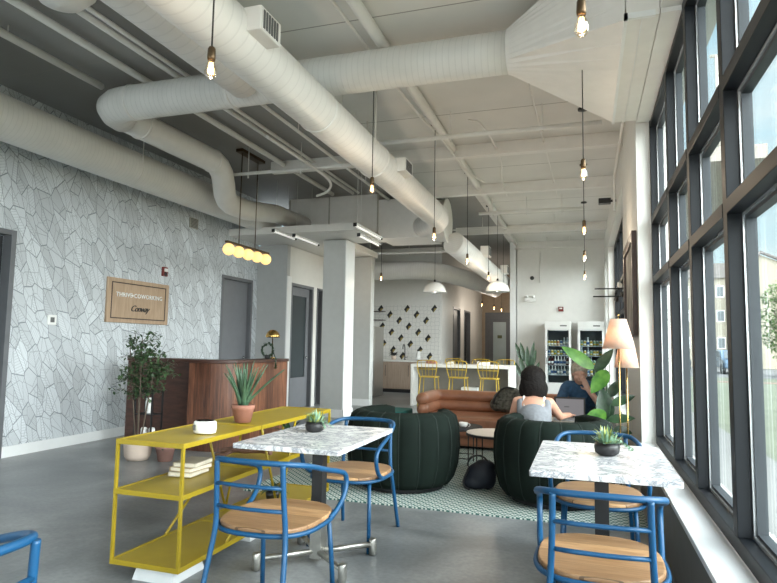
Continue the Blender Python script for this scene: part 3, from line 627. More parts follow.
# ---------------------------------------------------------------- marble tables
def table(x,y,lab,steel):
    o=T('cafe_table',lab,'table',(x,y,0),0,'small marble cafe tables')
    bev(MB().rbox((0,0,.7375),(.64,.94,.027),.01).build('table_top',MT['marble'],o),.003)
    bev(MB().box(-.15,.15,-.15,.15,.712,.7235).build('mounting_plate',MT['black'],o),.003)
    MB().box(-.034,.034,-.034,.034,.33 if steel else .06,.712).build('column',MT['black'],o)
    if steel: MB().box(-.036,.036,-.036,.036,.03,.33).build('lower_column',MT['steel'],o)
    L=[(-.27,-.245),(.27,.235),(.26,-.235),(-.24,.26)]
    for a,b in L: MB().tube([(0,0,.065),(a,b,.065)],.017,10).build('foot_bar',MT['steel'] if steel else MT['black'],o)
    for a,b in L:
        MB().lathe([(.018,0),(.024,.008),(.024,.095),(.021,.10)],(a,b,0),14).build('foot',MT['steel'] if steel else MT['black'],o)
    return o
table(-1.55,3.42,'white and grey marble cafe table on steel cross foot, beside the yellow shelf',True)
table(.068,3.32,'white and grey marble cafe table on black column, beside the window sill',False)
def succulent(x,y,z,lab,s=1):
    o=T('potted_succulent',lab,'plant',(x,y,z),0,'succulents in black bowls')
    MB().lathe([(.028*s,0),(.046*s,.012*s),(.05*s,.035*s),(.044*s,.052*s),(.038*s,.048*s)],(0,0,0),24).build('bowl',MT['black'],o)
    g=MB();h=MB()
    for k in range(110):
        a=rnd.uniform(0,2*PI); e=rnd.uniform(.15,1.4); rr=rnd.uniform(0,.03)*s
        d=V(math.cos(a)*math.cos(e),math.sin(a)*math.cos(e),math.sin(e)); L=rnd.uniform(.03,.06)*s*(1.3 if e>1 else 1)
        (g if k%3 else h).leaf((math.cos(a)*rr,math.sin(a)*rr,.045*s),d,(0,0,1),L,.012*s,-.2,3)
    for k in range(34):   # grassy tufts
        a=rnd.uniform(0,2*PI); d=V(math.cos(a)*.6,math.sin(a)*.6,1); h.leaf((0,0,.045*s),d,(0,0,1),rnd.uniform(.06,.085)*s,.005*s,.5,4)
    for k in range(5):    # trailing stems to the right
        p=V(.035*s,0,.045*s); a=rnd.uniform(-.9,.5)
        for j in range(6):
            p=p+V(math.cos(a)*.010*s,math.sin(a)*.010*s,-.007*s if j>1 else .004*s); p.z=max(p.z,.004)
            for q in range(3): g.leaf(p,(rnd.uniform(-1,1),rnd.uniform(-1,1),rnd.uniform(0,1)),(0,0,1),.012*s,.008*s,0,2)
    g.build('pale_leaves',MT['leafG'],o); h.build('yellow_green_leaves',MT['leafY'],o)
succulent(-1.64,3.53,.751,'small succulent in a black bowl on the marble table by the yellow shelf',1.25)
succulent(.10,3.40,.751,'small succulent in a black bowl on the marble table by the window',1.3)
# ---------------------------------------------------------------- yellow shelf
x0,x1,y0,yj,y1=-2.53,-2.075,2.80,3.62,4.78
o=T('console_shelf','long yellow metal console shelf with three tiers beside the marble table','shelf',((x0+x1)/2,(y0+y1)/2,.1))
zt=.755; zb=.10; zm=.48; t=.018
for n_,z in (('top_shelf',zt),('middle_shelf',zm),('bottom_shelf',zb)):
    m=MB()
    for a,b in ((y0,yj-.004),(yj+.004,y1)):
        m.box(x0+t,x1-t,a+t,b-t,z-.012,z-.004)
        m.box(x0,x1,a,a+t,z-.028,z); m.box(x0,x1,b-t,b,z-.028,z); m.box(x0,x0+t,a+t,b-t,z-.028,z); m.box(x1-t,x1,a+t,b-t,z-.028,z)
    bev(wb(m,n_,MT['yellow'],o),.0015)
for y in (y0,y1-t):
    for x in (x0,x1-t): wb(MB().box(x+.001,x+t-.001,y+.001,y+t-.001,zb-.001,zt-.0285),'post',MT['yellow'],o)
for x in (x0+t/2,x1-t/2):
    wb(MB().tube([(x,yj+.02,zt-.02),(x,yj+.30,zb)],.009,8),'brace',MT['yellow'],o); wb(MB().tube([(x,yj-.02,zt-.4),(x,yj-.36,zb)],.009,8),'brace',MT['yellow'],o)
    wb(MB().tube([(x,yj+.52,zt-.02),(x,yj+.30,zb)],.009,8),'brace',MT['yellow'],o)
for i,y in enumerate((2.84,3.62,4.5)):
    one('plinth_block',MB().cbox((.05,0,.034),(.27,.28,.068),taper=.88),MT['plinth'],['pale block plinth under the near end of the yellow shelf','pale block plinth under the middle of the yellow shelf','pale block plinth under the far end of the yellow shelf'][i],'plinth',((x0+x1)/2,y+.12,0),'pale plinth blocks under the yellow shelf')
o=T('smart_speaker','white oval table speaker with a small grey panel on the yellow shelf','speaker',(-2.21,3.18,.756))
MB().lathe([(.064,0),(.071,.006),(.073,.034),(.071,.066),(.064,.073),(.0,.075)],(0,0,0),32,sx=1,sy=.8).build('body',MT['ceram'],o)
MB().lathe([(.0565,0),(.0,.0)],(0,0,.0755),32,sx=1,sy=.8).build('rim_line',MT['white'],o)
MB().cbox((-.040,-.050,.036),(.024,.006,.034),rz=-.25).build('side_panel',MT['grille'],o)
o=T('potted_aloe','spiky green aloe in a terracotta pot on the yellow shelf','plant',(-2.28,3.72,.756))
MB().lathe([(.055,0),(.073,.085),(.079,.09),(.081,.118),(.073,.12),(.069,.10)],(0,0,0),28).build('pot',MT['terra'],o)
MB().lathe([(.063,.0),(0,.004)],(0,0,.10),20).build('soil',MT['soil'],o)
g=MB()
for k in range(36):
    a=k*2.4; e=R(60+28*rnd.random()) if k>6 else R(83); rr=.03*rnd.random()
    d=V(math.cos(a)*math.cos(e),math.sin(a)*math.cos(e),math.sin(e)); L=rnd.uniform(.19,.34); W=rnd.uniform(.026,.038)
    if k in (3,11): d=V(.75,-.05,.8).normalized(); L=.42
    g.leaf((math.cos(a)*rr,math.sin(a)*rr,.10),d,(0,0,1),L,W,.18,7,fold=.35,tip=.75)
q=g.build('leaves',MT['leafB'],o); m=q.modifiers.new('s','SOLIDIFY'); m.thickness=.005
for i in range(3):
    b=T('book',['cream paperback lying lowest in the book stack on the yellow shelf','tan paperback in the middle of the book stack on the yellow shelf','cream paperback on top of the book stack on the yellow shelf'][i],'book',(-2.38+.006*i,3.28+.01*i,.4815+.0275*i),R([4,-3,6][i]),'stack of books on the middle tier of the yellow shelf')
    MB().box(-.073,.073,-.105,.105,.003,.023).build('pages',MT['paper'],b)
    MB().box(-.076,.076,-.108,.108,0,.0028).box(-.076,.076,-.108,.108,.0232,.026).box(-.079,-.0762,-.108,.108,0,.026).build('cover',MT['bookc' if i!=1 else 'bookd'],b)
dr=MB()
dp=smooth([(-.20,-.02,.03),(-.1,.02,.045),(0,-.01,.05),(.1,.03,.06),(.2,.0,.07)],2); dr.tube(dp,[.012+.016*math.sin(PI*i/(len(dp)-1)) for i in range(len(dp))],8)
dr.tube(smooth([(-.05,0,.05),(0,.06,.03),(.08,.10,.03),(.15,.10,.02)],1),.016,8); dr.tube([(-.1,.0,.04),(-.13,-.06,.02),(-.2,-.08,.015)],.013,8)
one('driftwood',dr,MT['drift'],'twisted brown driftwood ornament behind the books on the yellow shelf','ornament',(-2.33,3.86,.490))
def small_plant(x,y,z,lab,s,mat,n=26,name='potted_plant',pot='black'):
    o=T(name,lab,'plant',(x,y,z)); MB().lathe([(.04*s,0),(.055*s,.08*s),(.05*s,.08*s),(.045*s,.06*s)],(0,0,0),20).build('pot',MT[pot],o)
    g=MB()
    for k in range(n):
        a=rnd.uniform(0,2*PI); e=rnd.uniform(.1,1.3); g.leaf((0,0,.07*s),(math.cos(a)*math.cos(e),math.sin(a)*math.cos(e),math.sin(e)),(0,0,1),rnd.uniform(.07,.14)*s,.03*s,.8,4)
    g.build('leaves',MT[mat],o)
small_plant(-2.28,4.42,.482,'leafy green plant in black pot at the far end of the yellow shelf, middle tier',1.2,'leafD')
small_plant(-2.3,4.22,.102,'trailing plant in black pot on the bottom tier of the yellow shelf',1.1,'leafB')
# ---------------------------------------------------------------- reception desk
def offs(pts,d):
    out=[]
    for i,p in enumerate(pts):
        a=Vector(pts[max(i-1,0)]).to_2d();b=Vector(pts[min(i+1,len(pts)-1)]).to_2d(); t_=(b-a).normalized(); out.append((p[0]-t_.y*d,p[1]+t_.x*d))
    return out
B=[(-4.60,6.24)]+[(-4.4,6.245),(-4.30,6.255)]+[(-4.30+.30*math.sin(R(a)),6.56-.30*math.cos(R(a))) for a in range(10,91,10)]+[(-4.0,7.1),(-4.0,7.65)]
A=[(-5.62,6.36),(-4.9,6.36),(-4.604,6.36)]
o=T('reception_desk','curved dark walnut plank reception desk with a dark top ledge','desk',(-4.6,6.9,0))
def wallstrip(P,d,z0,z1):
    Q=offs(P,d); return MB().prism(P+Q[::-1],z0,z1)
bev(wb(wallstrip(B,.06,0.0,1.05),'front_panel',MT['walnut'],o),.003)
bev(wb(wallstrip(A,.05,0.0,1.05),'side_panel',MT['walnutdk'],o),.003)
bev(wb(wallstrip([(x,y) for x,y in offs(B,-.02)],.28,1.052,1.09),'top_ledge',MT['walnutdk'],o),.004)
bev(wb(wallstrip([(x,y) for x,y in offs(A,-.02)],.26,1.052,1.09),'top_ledge',MT['walnutdk'],o),.004)
wb(wallstrip([(x,y) for x,y in offs(A[:],.06)],.55,.72,.75),'work_surface',MT['walnutdk'],o)
# brass mushroom lamp + wreath plant on desk
o=T('table_lamp','small brass dome table lamp on the reception desk ledge','lamp',(-4.14,7.45,1.091))
MB().lathe([(.05,0),(.05,.012),(.008,.016),(.007,.30)],(0,0,0),20).build('stand',MT['brass'],o)
MB().lathe([(.10,.29),(.098,.315),(.08,.36),(.045,.392),(0,.40)],(0,0,0),28).build('lamp_shade',MT['brass'],o)
o=T('wreath_plant','small looping green plant on the right end of the reception desk','plant',(-4.10,7.25,1.091))
MB().lathe([(.03,0),(.045,.05),(.04,.05)],(0,0,0),16).build('pot',MT['blackm'],o)
g=MB(); P=arc((0,0,.12),.085,-90,270,40,plane='xz')
for p in P:
    for k in range(5): g.leaf(p,(rnd.uniform(-1,1),rnd.uniform(-1,1),rnd.uniform(-1,1)),(0,0,1),.035,.018,.2,3)
g.tube([(.08,0,.10),(.125,-.01,.02),(.135,-.02,-.12)],.006,6)
for k in range(30): g.leaf((.14+rnd.uniform(-.008,.01),-.02,rnd.uniform(-.12,.02)),(rnd.uniform(-1,1),rnd.uniform(-1,1),rnd.uniform(-1,.3)),(0,0,1),.035,.016,.2,3)
g.build('leaves',MT['leafD'],o)
# ficus tree
o=T('potted_tree','airy small-leaved indoor tree in a cream pot beside the reception desk','plant',(-4.72,5.56,0))
MB().lathe([(.11,0),(.14,.05),(.155,.20),(.16,.215),(.145,.22),(.135,.18)],(0,0,0),32).build('pot',MT['potcream'],o)
MB().lathe([(.145,0),(0,.01)],(0,0,.19),20).build('soil',MT['soil'],o)
tr=MB(); g=MB(); tips=[]
for k in range(5):
    a=k*1.3; p=V(.03*math.cos(a),.03*math.sin(a),.19); q=V(.10*math.cos(a)+.02,.10*math.sin(a),.75); w_=V(.16*math.cos(a)+.03,.16*math.sin(a),1.1+.06*k)
    tr.tube(smooth([p,q,w_],2),[.009-.0005*i for i in range(len(smooth([p,q,w_],2)))],6)
    for j in range(9):
        base=q.lerp(w_,rnd.uniform(-.15,1)); aa=rnd.uniform(0,2*PI); L=rnd.uniform(.12,.34); e=base+V(math.cos(aa)*L,math.sin(aa)*L*.8,rnd.uniform(-.02,.16)); mid=base.lerp(e,.5)+V(0,0,.04)
        tr.tube([base,mid,e],[.004,.003,.002],5); tips.append((base,mid,e))
tips.append((V(.0,0,1.1),V(-.08,0,1.25),V(-.13,0,1.42))); tips.append((V(.0,0,1.1),V(.12,0,1.2),V(.2,0,1.28))); tips.append((V(.2,.0,.95),V(.32,-.05,.98),V(.42,-.05,1.0)))
for t3 in tips[-3:]: tr.tube(list(t3),[.005,.003,.002],5)
for b_,m_,e in tips:
    for k in range(30):
        t_=rnd.random(); p=(b_.lerp(m_,t_*2) if t_<.5 else m_.lerp(e,t_*2-1))+V(*(rnd.gauss(0,.022) for _ in range(3)))
        g.leaf(p,(rnd.uniform(-1,1),rnd.uniform(-1,1),rnd.uniform(-.7,.6)),(0,0,1),rnd.uniform(.034,.054),.030,.3,3)
tr.build('stems',MT['bark'],o); g.build('foliage',MT['leafA'],o)
o=T('potted_plant','small spiky plant in a dusty pink terracotta pot on the floor by the desk','plant',(-4.40,5.62,0))
MB().lathe([(.075,0),(.10,.13),(.11,.135),(.11,.16),(.095,.16),(.09,.13)],(0,0,0),26).build('pot',MT['terrapink'],o)
g=MB()
for k in range(40):
    a=rnd.uniform(0,2*PI); e=rnd.uniform(.3,1.45); g.leaf((0,0,.14),(math.cos(a)*math.cos(e),math.sin(a)*math.cos(e),math.sin(e)),(0,0,1),rnd.uniform(.12,.24) if k>3 else .36,.03 if k>3 else .008,.7,5)
g.build('leaves',MT['leafD'],o)
o=T('plant_stand','slim black and white stand behind the cream pot, beside the desk','stand',(-4.95,5.98,0))
for z in (.10,.45,.72): MB().box(-.13,.13,-.1,.1,z-.012,z).build('shelf',MT['black'],o)
m=MB()
for x in (-.12,.12):
    for y in (-.09,.09): m.box(x-.008,x+.008,y-.008,y+.008,0,.72)
m.build('frame',MT['black'],o)
for i,(x,z) in enumerate(((-.05,.102),(.06,.102),(0,.452))):
    one('white_canister',MB().lathe([(.035,0),(.038,.01),(.038,.16),(.03,.18),(0,.185)],(0,0,0),18),MT['white'],['white canister on the bottom tier of the slim black stand, left one','white canister on the bottom tier of the slim black stand, right one','white canister on the upper tier of the slim black stand'][i],'canister',(-4.95+x,5.98,z),'white canisters on the slim stand')
# ---------------------------------------------------------------- wall objects on wallpaper
o=T('wall_sign','rectangular light wood company sign on the leaf wallpaper','sign',(-6.099,7.035,1.855))
W_,H_=1.24,.61
bev(MB().box(0,.03,-W_/2,W_/2,-H_/2,H_/2).build('backing_board',MT['oak'],o),.003)
MB().box(.030,.034,-W_/2+.07,W_/2-.07,-H_/2+.055,-H_/2+.07).box(.030,.034,-W_/2+.07,W_/2-.07,H_/2-.07,H_/2-.055).box(.030,.034,-W_/2+.07,-W_/2+.085,-H_/2+.07,H_/2-.07).box(.030,.034,W_/2-.085,W_/2-.07,-H_/2+.07,H_/2-.07).build('dark_border',MT['darkwood'],o)
text('lettering','THRIVE COWORKING',.086,MT['trimw'],o,(.034,.0,.08),(PI/2,0,PI/2),.004,spacing=1.12)
text('script_lettering','Conway',.125,MT['black'],o,(.034,0,-.10),(PI/2,0,PI/2),.004,shear=.45,spacing=.85)
MB().lathe([(.018,0),(.018,.004)],(.033,-.155,.083),6,'x').build('emblem',MT['trimw'],o)
o=T('fire_alarm','small dark red fire alarm strobe above the wooden sign','alarm',(-6.099,7.55,2.36))
bev(MB().box(0,.035,-.055,.055,-.07,.07).build('housing',MT['red'],o),.005); MB().box(.0352,.06,-.03,.03,-.0,.045).build('strobe_lens',MT['white'],o); MB().lathe([(.03,0),(.03,.006)],(.035,0,-.035),16,'x').build('horn',MT['blackm'],o)
o=T('wall_thermostat','small white square thermostat with grey display on the leaf wallpaper','thermostat',(-6.099,5.58,1.54))
bev(MB().box(0,.02,-.06,.06,-.06,.06).build('housing',MT['white'],o),.005); MB().box(.0202,.023,-.028,.028,-.03,.03).build('display',MT['grille'],o)
o=T('wall_vent','small cream louvre vent high on the leaf wallpaper','vent',(-6.099,8.22,3.24))
MB().box(0,.012,-.11,.11,-.085,.085).build('vent_plate',MT['vent'],o)
m=MB()
for k in range(7): m.box(.012,.018,-.09,.09,-.07+k*.022,-.058+k*.022)
m.build('louvres',MT['grille'],o)
# ---------------------------------------------------------------- globe chandelier
cx,cy0,cy1=-4.72,7.20,8.12
o=T('globe_pendant_light','linear brass pendant of five glowing globes over the reception desk','light',(cx,7.66,2.6))
wb(MB().box(cx-.055,cx+.055,7.34,7.98,CZ-.045,CZ-.002),'canopy',MT['brown'],o)
for y in (7.42,7.86): wb(MB().tube([(cx,y,2.70),(cx,y,CZ-.045)],.007,8),'rod',MT['brown'],o)
wb(MB().box(cx-.02,cx+.02,7.10,8.26,2.685,2.715),'bar',MT['brown'],o)
for k in range(5):
    y=7.17+k*.255; g=wb(MB().sph((cx,y,2.60),.084,24,16),'globe',MT['globe'],o); 
# ---------------------------------------------------------------- filament bulbs
def make_bulb(H=CZ-2.66):
    o=T('pendant_bulb','x','light')
    MB().lathe([(.0,.0),(.01,.0)],(0,0,0),8)
    MB().tube([(0,0,.10),(0,0,H)],.0045,6).build('cord',MT['cord'],o)
    if H>1: MB().lathe([(.0,H-.002),(.055,H-.002),(.055,H-.025),(.0,H-.03)],(0,0,0),20).build('canopy',MT['black'],o)
    MB().lathe([(.005,.115),(.014,.11),(.019,.10),(.021,.055),(.018,.04)],(0,0,0),16).build('socket',MT['brown'],o)
    g=MB().lathe([(.016,.045),(.018,.03),(.027,.005),(.031,-.015),(.028,-.035),(.016,-.05),(.0,-.054)],(0,0,0),20).build('glass_bulb',MT['bulbglass'],o)
    m=MB()
    for k in range(6):
        a=PI*k/3; m.tube([(.008*math.cos(a),.008*math.sin(a),.03),(.014*math.cos(a),.014*math.sin(a),-.025)],.0028,5)
    m.sph((0,0,-.008),.016,10,8,(1,1,1.5)); m.build('filament',MT['bulb'],o)
    return o
pb=make_bulb(); pb['group']='bare filament bulbs hanging from the ceiling'
sp=[(.0,2.53),(.0,4.79),(.0,7.15),(.0,9.40),(.0,11.9),(-1.75,2.44),(-1.90,5.22),(-1.77,7.15),(-1.77,9.35),(-1.8,11.75),(-1.84,14.3),(-3.95,11.5)]
lb=['bare filament bulb nearest the camera in the string by the window','bare filament bulb second in the string by the window','bare filament bulb third in the string by the window','bare filament bulb fourth in the string by the window','bare filament bulb farthest in the string by the window','bare filament bulb hanging at the upper left near the middle duct','bare filament bulb below the middle duct, just right of the white column','bare filament bulb above the left white dome lamp','bare filament bulb between the two white dome lamps','bare filament bulb beside the right dome lamp, left of it','bare filament bulb low behind the right dome lamp','bare filament bulb in front of the kitchen beside the grey partition']
for i,(x,y) in enumerate(sp):
    if i==0: pb.location=(x,y,2.66); pb['label']=lb[0]
    elif i in (1,6):
        q=make_bulb(3.49-2.66 if i==1 else CZ-2.775); q['group']=pb['group']; q['label']=lb[i]; q.location=(x,y,2.66 if i==1 else 2.775)
    else: dup(pb,(x,y,2.66),None,lb[i])
    l=bpy.data.lights.new('bulb_lamp','POINT'); l.energy=9; l.color=(1,.80,.58); l.shadow_soft_size=.05; q=bpy.data.objects.new('bulb_lamp',l); COL.objects.link(q); q.location=(x,y,2.55)
for i,(x,y,z) in enumerate(((-3.2,19.5,2.66),(-2.95,20.5,2.62),(-2.85,21.6,2.62))):
    q=dup(pb,(x,y,z),None,['corridor filament bulb nearest the kitchen','corridor filament bulb in the middle of three','corridor filament bulb nearest the end door'][i],'bare filament bulbs in the corridor')
    l=bpy.data.lights.new('bulb_lamp','POINT'); l.energy=13; l.color=(1,.88,.74); l.shadow_soft_size=.05; q=bpy.data.objects.new('bulb_lamp',l); COL.objects.link(q); q.location=(x,y,2.5)
def dome(x,y,lab):
    o=T('dome_pendant_lamp',lab,'light',(x,y,2.42),0,'white dome pendants over the kitchen island')
    MB().tube([(0,0,.24),(0,0,CZ-2.42)],.004,6).build('cord',MT['cord'],o)
    MB().lathe([(.008,.28),(.02,.27),(.022,.225)],(0,0,0),14).build('socket',MT['black'],o)
    MB().lathe([(.24,0),(.243,.03),(.225,.09),(.18,.155),(.11,.205),(.03,.228),(0,.23)],(0,0,0),36).build('lamp_shade',MT['ceram'],o)
    MB().lathe([(.235,.004),(.21,.09),(.165,.15),(.1,.195),(0,.21)],(0,0,0),32).build('inner_lining',MT['ceram'],o)
    MB().sph((0,0,.08),.035,12,8).build('bulb',MT['bulb'],o)
    l=bpy.data.lights.new('dome_lamp','POINT'); l.energy=12; l.color=(1,.86,.70); l.shadow_soft_size=.04; q=bpy.data.objects.new('dome_lamp',l); COL.objects.link(q); q.location=(x,y,2.45)
dome(-3.02,12.3,'white dome pendant lamp over the left end of the kitchen island')
dome(-1.70,12.3,'white dome pendant lamp over the right end of the kitchen island')
for i,(a,b) in enumerate((((-4.66,9.0,3.12),(-4.66,9.95,3.12)),((-5.0,8.9,3.2),(-5.0,9.7,3.2)),((-3.28,8.3,3.10),(-3.28,9.5,3.10)),((-3.45,8.9,3.06),(-3.45,9.9,3.06)))):
    o=T('tube_light',['slim white LED tube hanging under the left edge of the hall soffit, nearer one','slim white LED tube beside the air box, far left','slim white LED tube at the right corner of the hall soffit, upper one','slim white LED tube at the right corner of the hall soffit, lower one'][i],'light',a,0,'slim tube lights by the hall soffit')
    L=b[1]-a[1]
    MB().box(-.03,.03,0,L,0,.025).build('housing',MT['white'],o); MB().tube([(0,.03,-.014),(0,L-.03,-.014)],.013,10).build('tube',MT['led'],o); MB().box(-.028,.028,-.012,-.001,-.025,.03).build('end_cap',MT['black'],o); MB().box(-.028,.028,L+.001,L+.012,-.025,.03).build('end_cap',MT['black'],o)
    top=CZ-a[2]
    for y in (.08,L-.3): MB().tube([(0,y,.026),(0,y,top)],.003,5).build('hanging_wire',MT['white'],o)
# ---------------------------------------------------------------- lounge
rug=MB().box(-2.9,.42,4.78,8.9,.0,.010)
one('area_rug',rug,MT['rug'],'large rug with a fine teal and cream pattern under the lounge seats','rug')
def barrel(x,y,face,lab,r=.5,top=.715):
    o=T('barrel_armchair',lab,'armchair',(x,y,.010),R(face),'dark green barrel armchairs')
    a0,a1=-232,52; prof=[(r*.83,.05),(r*.90,.10),(r*.97,.22),(r,.38),(r*.985,.54),(r*.93,.65),(r*.84,top-.015),(r*.74,top),(r*.66,top-.02),(r*.62,.62),(r*.61,.40),(r*.60,.20),(r*.60,.05)]
    n=112; nch=14; m=MB(); vs=[]
    for i in range(n+1):
        t=i/n; a=R(a0+(a1-a0)*t); e=min(1,min(t,1-t)*n/5); 
        ph=(t*nch)%1; g=1-.035*(1-abs(math.sin(PI*t*nch))**.45)
        for k,(rr,z) in enumerate(prof):
            s=g if k<8 else 1
            mid=r*.72; rr2=mid+(rr*s-mid)*(.55+.45*math.sin(e*PI/2)); vs.append((rr2*math.cos(a),rr2*math.sin(a),z*(1-.03*(1-e))))
    K=len(prof); fs=[]
    for i in range(n):
        for k in range(K): fs.append((i*K+k,(i+1)*K+k,(i+1)*K+(k+1)%K,i*K+(k+1)%K))
    m.add(vs,fs,True); m.f.append(list(range(K))); m.sm.append(False); m.mi.append(0); m.f.append([n*K+k for k in range(K)][::-1]); m.sm.append(False); m.mi.append(0)
    m.build('backrest',MT['green'],o)
    pp=MB()
    for c in range(1,nch):
        a=R(a0+(a1-a0)*c/nch); pp.tube([(rr*.972*math.cos(a),rr*.972*math.sin(a),z) for rr,z in prof[:8]],.0045,5)
    pp.build('piping',MT['greenpipe'],o)
    MB().lathe([(r*.585,.12),(r*.59,.36),(r*.57,.42),(r*.5,.44),(0,.445)],(0,.03,0),36).build('seat_cushion',MT['green'],o)
    MB().lathe([(r*.7,0),(r*.7,.045)],(0,0,0),32).build('base',MT['blackm'],o)
    return o
barrel(-1.645,5.51,-8,'dark green velvet barrel armchair with vertical channels, left of the two',.535,.70)
barrel(-.27,5.47,10,'dark green velvet barrel armchair by the right marble table, the one the woman sits in',.52,.70)
# sofa
o=T('sofa','cognac leather sofa with a thick double rolled back','sofa',(-1.4,8.05,.010))
def rollp(z,d): return smooth([(-.25,8.42-d,z),(-1.2,8.42-d,z),(-1.80,8.42-d,z),(-2.02+d*.5,8.40-d,z),(-2.05+d*.5,8.2,z),(-2.05+d*.5,7.72,z)],3)
for z,d,n_ in ((.605,0,'upper_roll'),(.475,.02,'lower_roll')):
    p=rollp(z,d); q=MB().tube(p,.082,20); q.sph(p[0],.082,20,12); q.sph(p[-1],.082,20,12); wb(q,n_,MT['leather'],o)
s_=MB(); s_.rbox((-1.14,7.96,.29),(1.80,.84,.24),.10); bev(wb(s_,'seat_cushion',MT['leather'],o),.035,4)
bev(wb(MB().rbox((-1.14,8.03,.115),(1.83,.86,.13),.10),'base',MT['leather'],o),.02,3)
wb(MB().box(-1.95,-.35,7.75,8.35,.012,.05),'plinth',MT['blackm'],o)
o=T('pouf','teal upholstered pouf left of the leather sofa','ottoman',(-2.55,7.9,.011))
bev(MB().rbox((0,0,.21),(.50,.6,.42),.06).build('cushion',MT['teal'],o),.02,3)
def ctable(x,y,z,r,lab,topm):
    o=T('coffee_table',lab,'table',(x,y,.010),0,'round coffee tables in the lounge'); z-=.010
    bev(MB().lathe([(r,z-.028),(r,z)],(0,0,0),40,smooth=False).build('table_top',MT[topm],o),.004)
    MB().lathe([(r+.004,z-.03),(r+.004,z-.006)],(0,0,0),40).build('edge_band',MT['blackm'],o)
    rr=r*.8
    for k in range(4):
        a=R(45+90*k); MB().tube([(rr*math.cos(a),rr*math.sin(a),z-.03),(rr*math.cos(a),rr*math.sin(a),.0)],.007,6).build('leg',MT['black'],o)
    MB().tube([(rr*math.cos(R(a)),rr*math.sin(R(a)),.08) for a in (45,135,225,315)],.006,6,closed=True).build('lower_frame',MT['black'],o)
    return o
ctable(-.86,6.15,.45,.30,'round pale coffee table on thin black legs beside the navy bag','gridtop')
ctable(-1.38,6.72,.42,.28,'round dark coffee table with a white cup, between the armchairs','blackm')
ctable(-.16,6.50,.575,.24,'small round side table holding the open laptop','gridtop')
o=T('coffee_cup','white wide cup on the dark round coffee table','cup',(-1.28,6.58,.4215)); MB().lathe([(.025,0),(.045,.02),(.05,.055),(.046,.055),(.04,.02),(0,.012)],(0,0,0),20).build('bowl',MT['ceram'],o); MB().tube(arc((.055,0,.03),.018,-90,90,8,plane='xz'),.004,6).build('handle',MT['ceram'],o)
o=T('laptop','open silver laptop with a lit grey screen in front of the woman','laptop',(-.165,6.44,.577))
bev(MB().rbox((0,0,.008),(.31,.21,.014),.01).build('keyboard_base',MT['lapt'],o),.002)
MB().cbox((0,.135,.115),(.31,.007,.21),rx=-.22).build('lid',MT['black'],o)
MB().cbox((0,.1305,.115),(.275,.002,.172),rx=-.22).build('screen',MT['screen'],o)
MB().cbox((-.03,.1285,.12),(.05,.001,.012),rx=-.22).cbox((0,.1285,.105),(.10,.001,.008),rx=-.22).build('screen_search_box',MT['grille'],o)
# bags
g=MB(); 
for c,r_,sc in (((0.02,0,.12),.135,(1.05,.8,.88)),((.05,.02,.2),.09,(1.1,.9,.7)),((-.03,-.04,.06),.09,(1.3,.8,.66)),((.08,0,.10),.10,(.8,.8,1))): g.sph(c,r_,18,12,sc)
o=T('backpack','dark navy soft bag slumped on the rug between the two green armchairs','bag',(-.945,5.60,.012))
remesh(g,'bag_body',MT['navy'],o,.012,3)
MB().tube(arc((0,-.02,.20),.10,0,180,14,plane='xz'),.009,6).build('carry_strap',MT['blackm'],o); MB().tube(smooth([(-.08,-.07,.18),(-.12,-.12,.10),(-.11,-.12,.03),(-.06,-.12,.01)],2),.008,6).build('shoulder_strap',MT['blackm'],o)
g=MB()
for c,r_,sc in (((0,0,.15),.17,(1.1,.6,.9)),((.04,0,.26),.11,(1.3,.7,.7)),((-.12,-.02,.10),.10,(1,.8,.9)),((.14,-.03,.2),.10,(1.1,.7,.9))): g.sph(c,r_,18,12,sc)
o=T('backpack','olive camouflage backpack lying on the right part of the leather sofa','bag',(-1.00,8.1,.442))
remesh(g,'bag_body',MT['camo'],o,.014,2)
MB().tube(smooth([(-.16,-.1,.12),(-.12,-.12,.24),(-.02,-.1,.34),(.1,-.05,.32)],2),.014,6).build('shoulder_strap',MT['blackm'],o); MB().cbox((-.02,-.125,.12),(.16,.03,.12)).build('front_pocket',MT['camo'],o)
# ---------------------------------------------------------------- people
def hand(mb,w,d,up,s=1,curl=.5):   # palm and five fingers from wrist w along d
    w=Vector(w); d=Vector(d).normalized(); side=d.cross(Vector(up)).normalized(); n=side.cross(d).normalized()
    pc=w+d*.045*s; 
    for k in (-1.2,-.4,.4,1.2): cap(mb,w+side*k*.012*s,w+d*.085*s+side*k*.020*s,.014*s,.0115*s,8)
    for k,L in zip((-1.5,-.5,.5,1.5),(.058,.072,.068,.052)):
        b=w+d*.085*s+side*k*.018*s; m1=b+(d-n*curl*.4).normalized()*L*.5*s; e=m1+(d-n*curl*1.2).normalized()*L*.5*s
        cap(mb,b,m1,.0095*s,.0085*s,8); cap(mb,m1,e,.0085*s,.007*s,8)
    b=w+d*.02*s+side*.026*s; m1=b+(d*.6+side*.8).normalized()*.035*s; e=m1+(d*.9+side*.2).normalized()*.03*s
    cap(mb,b,m1,.0115*s,.010*s,8); cap(mb,m1,e,.010*s,.008*s,8)
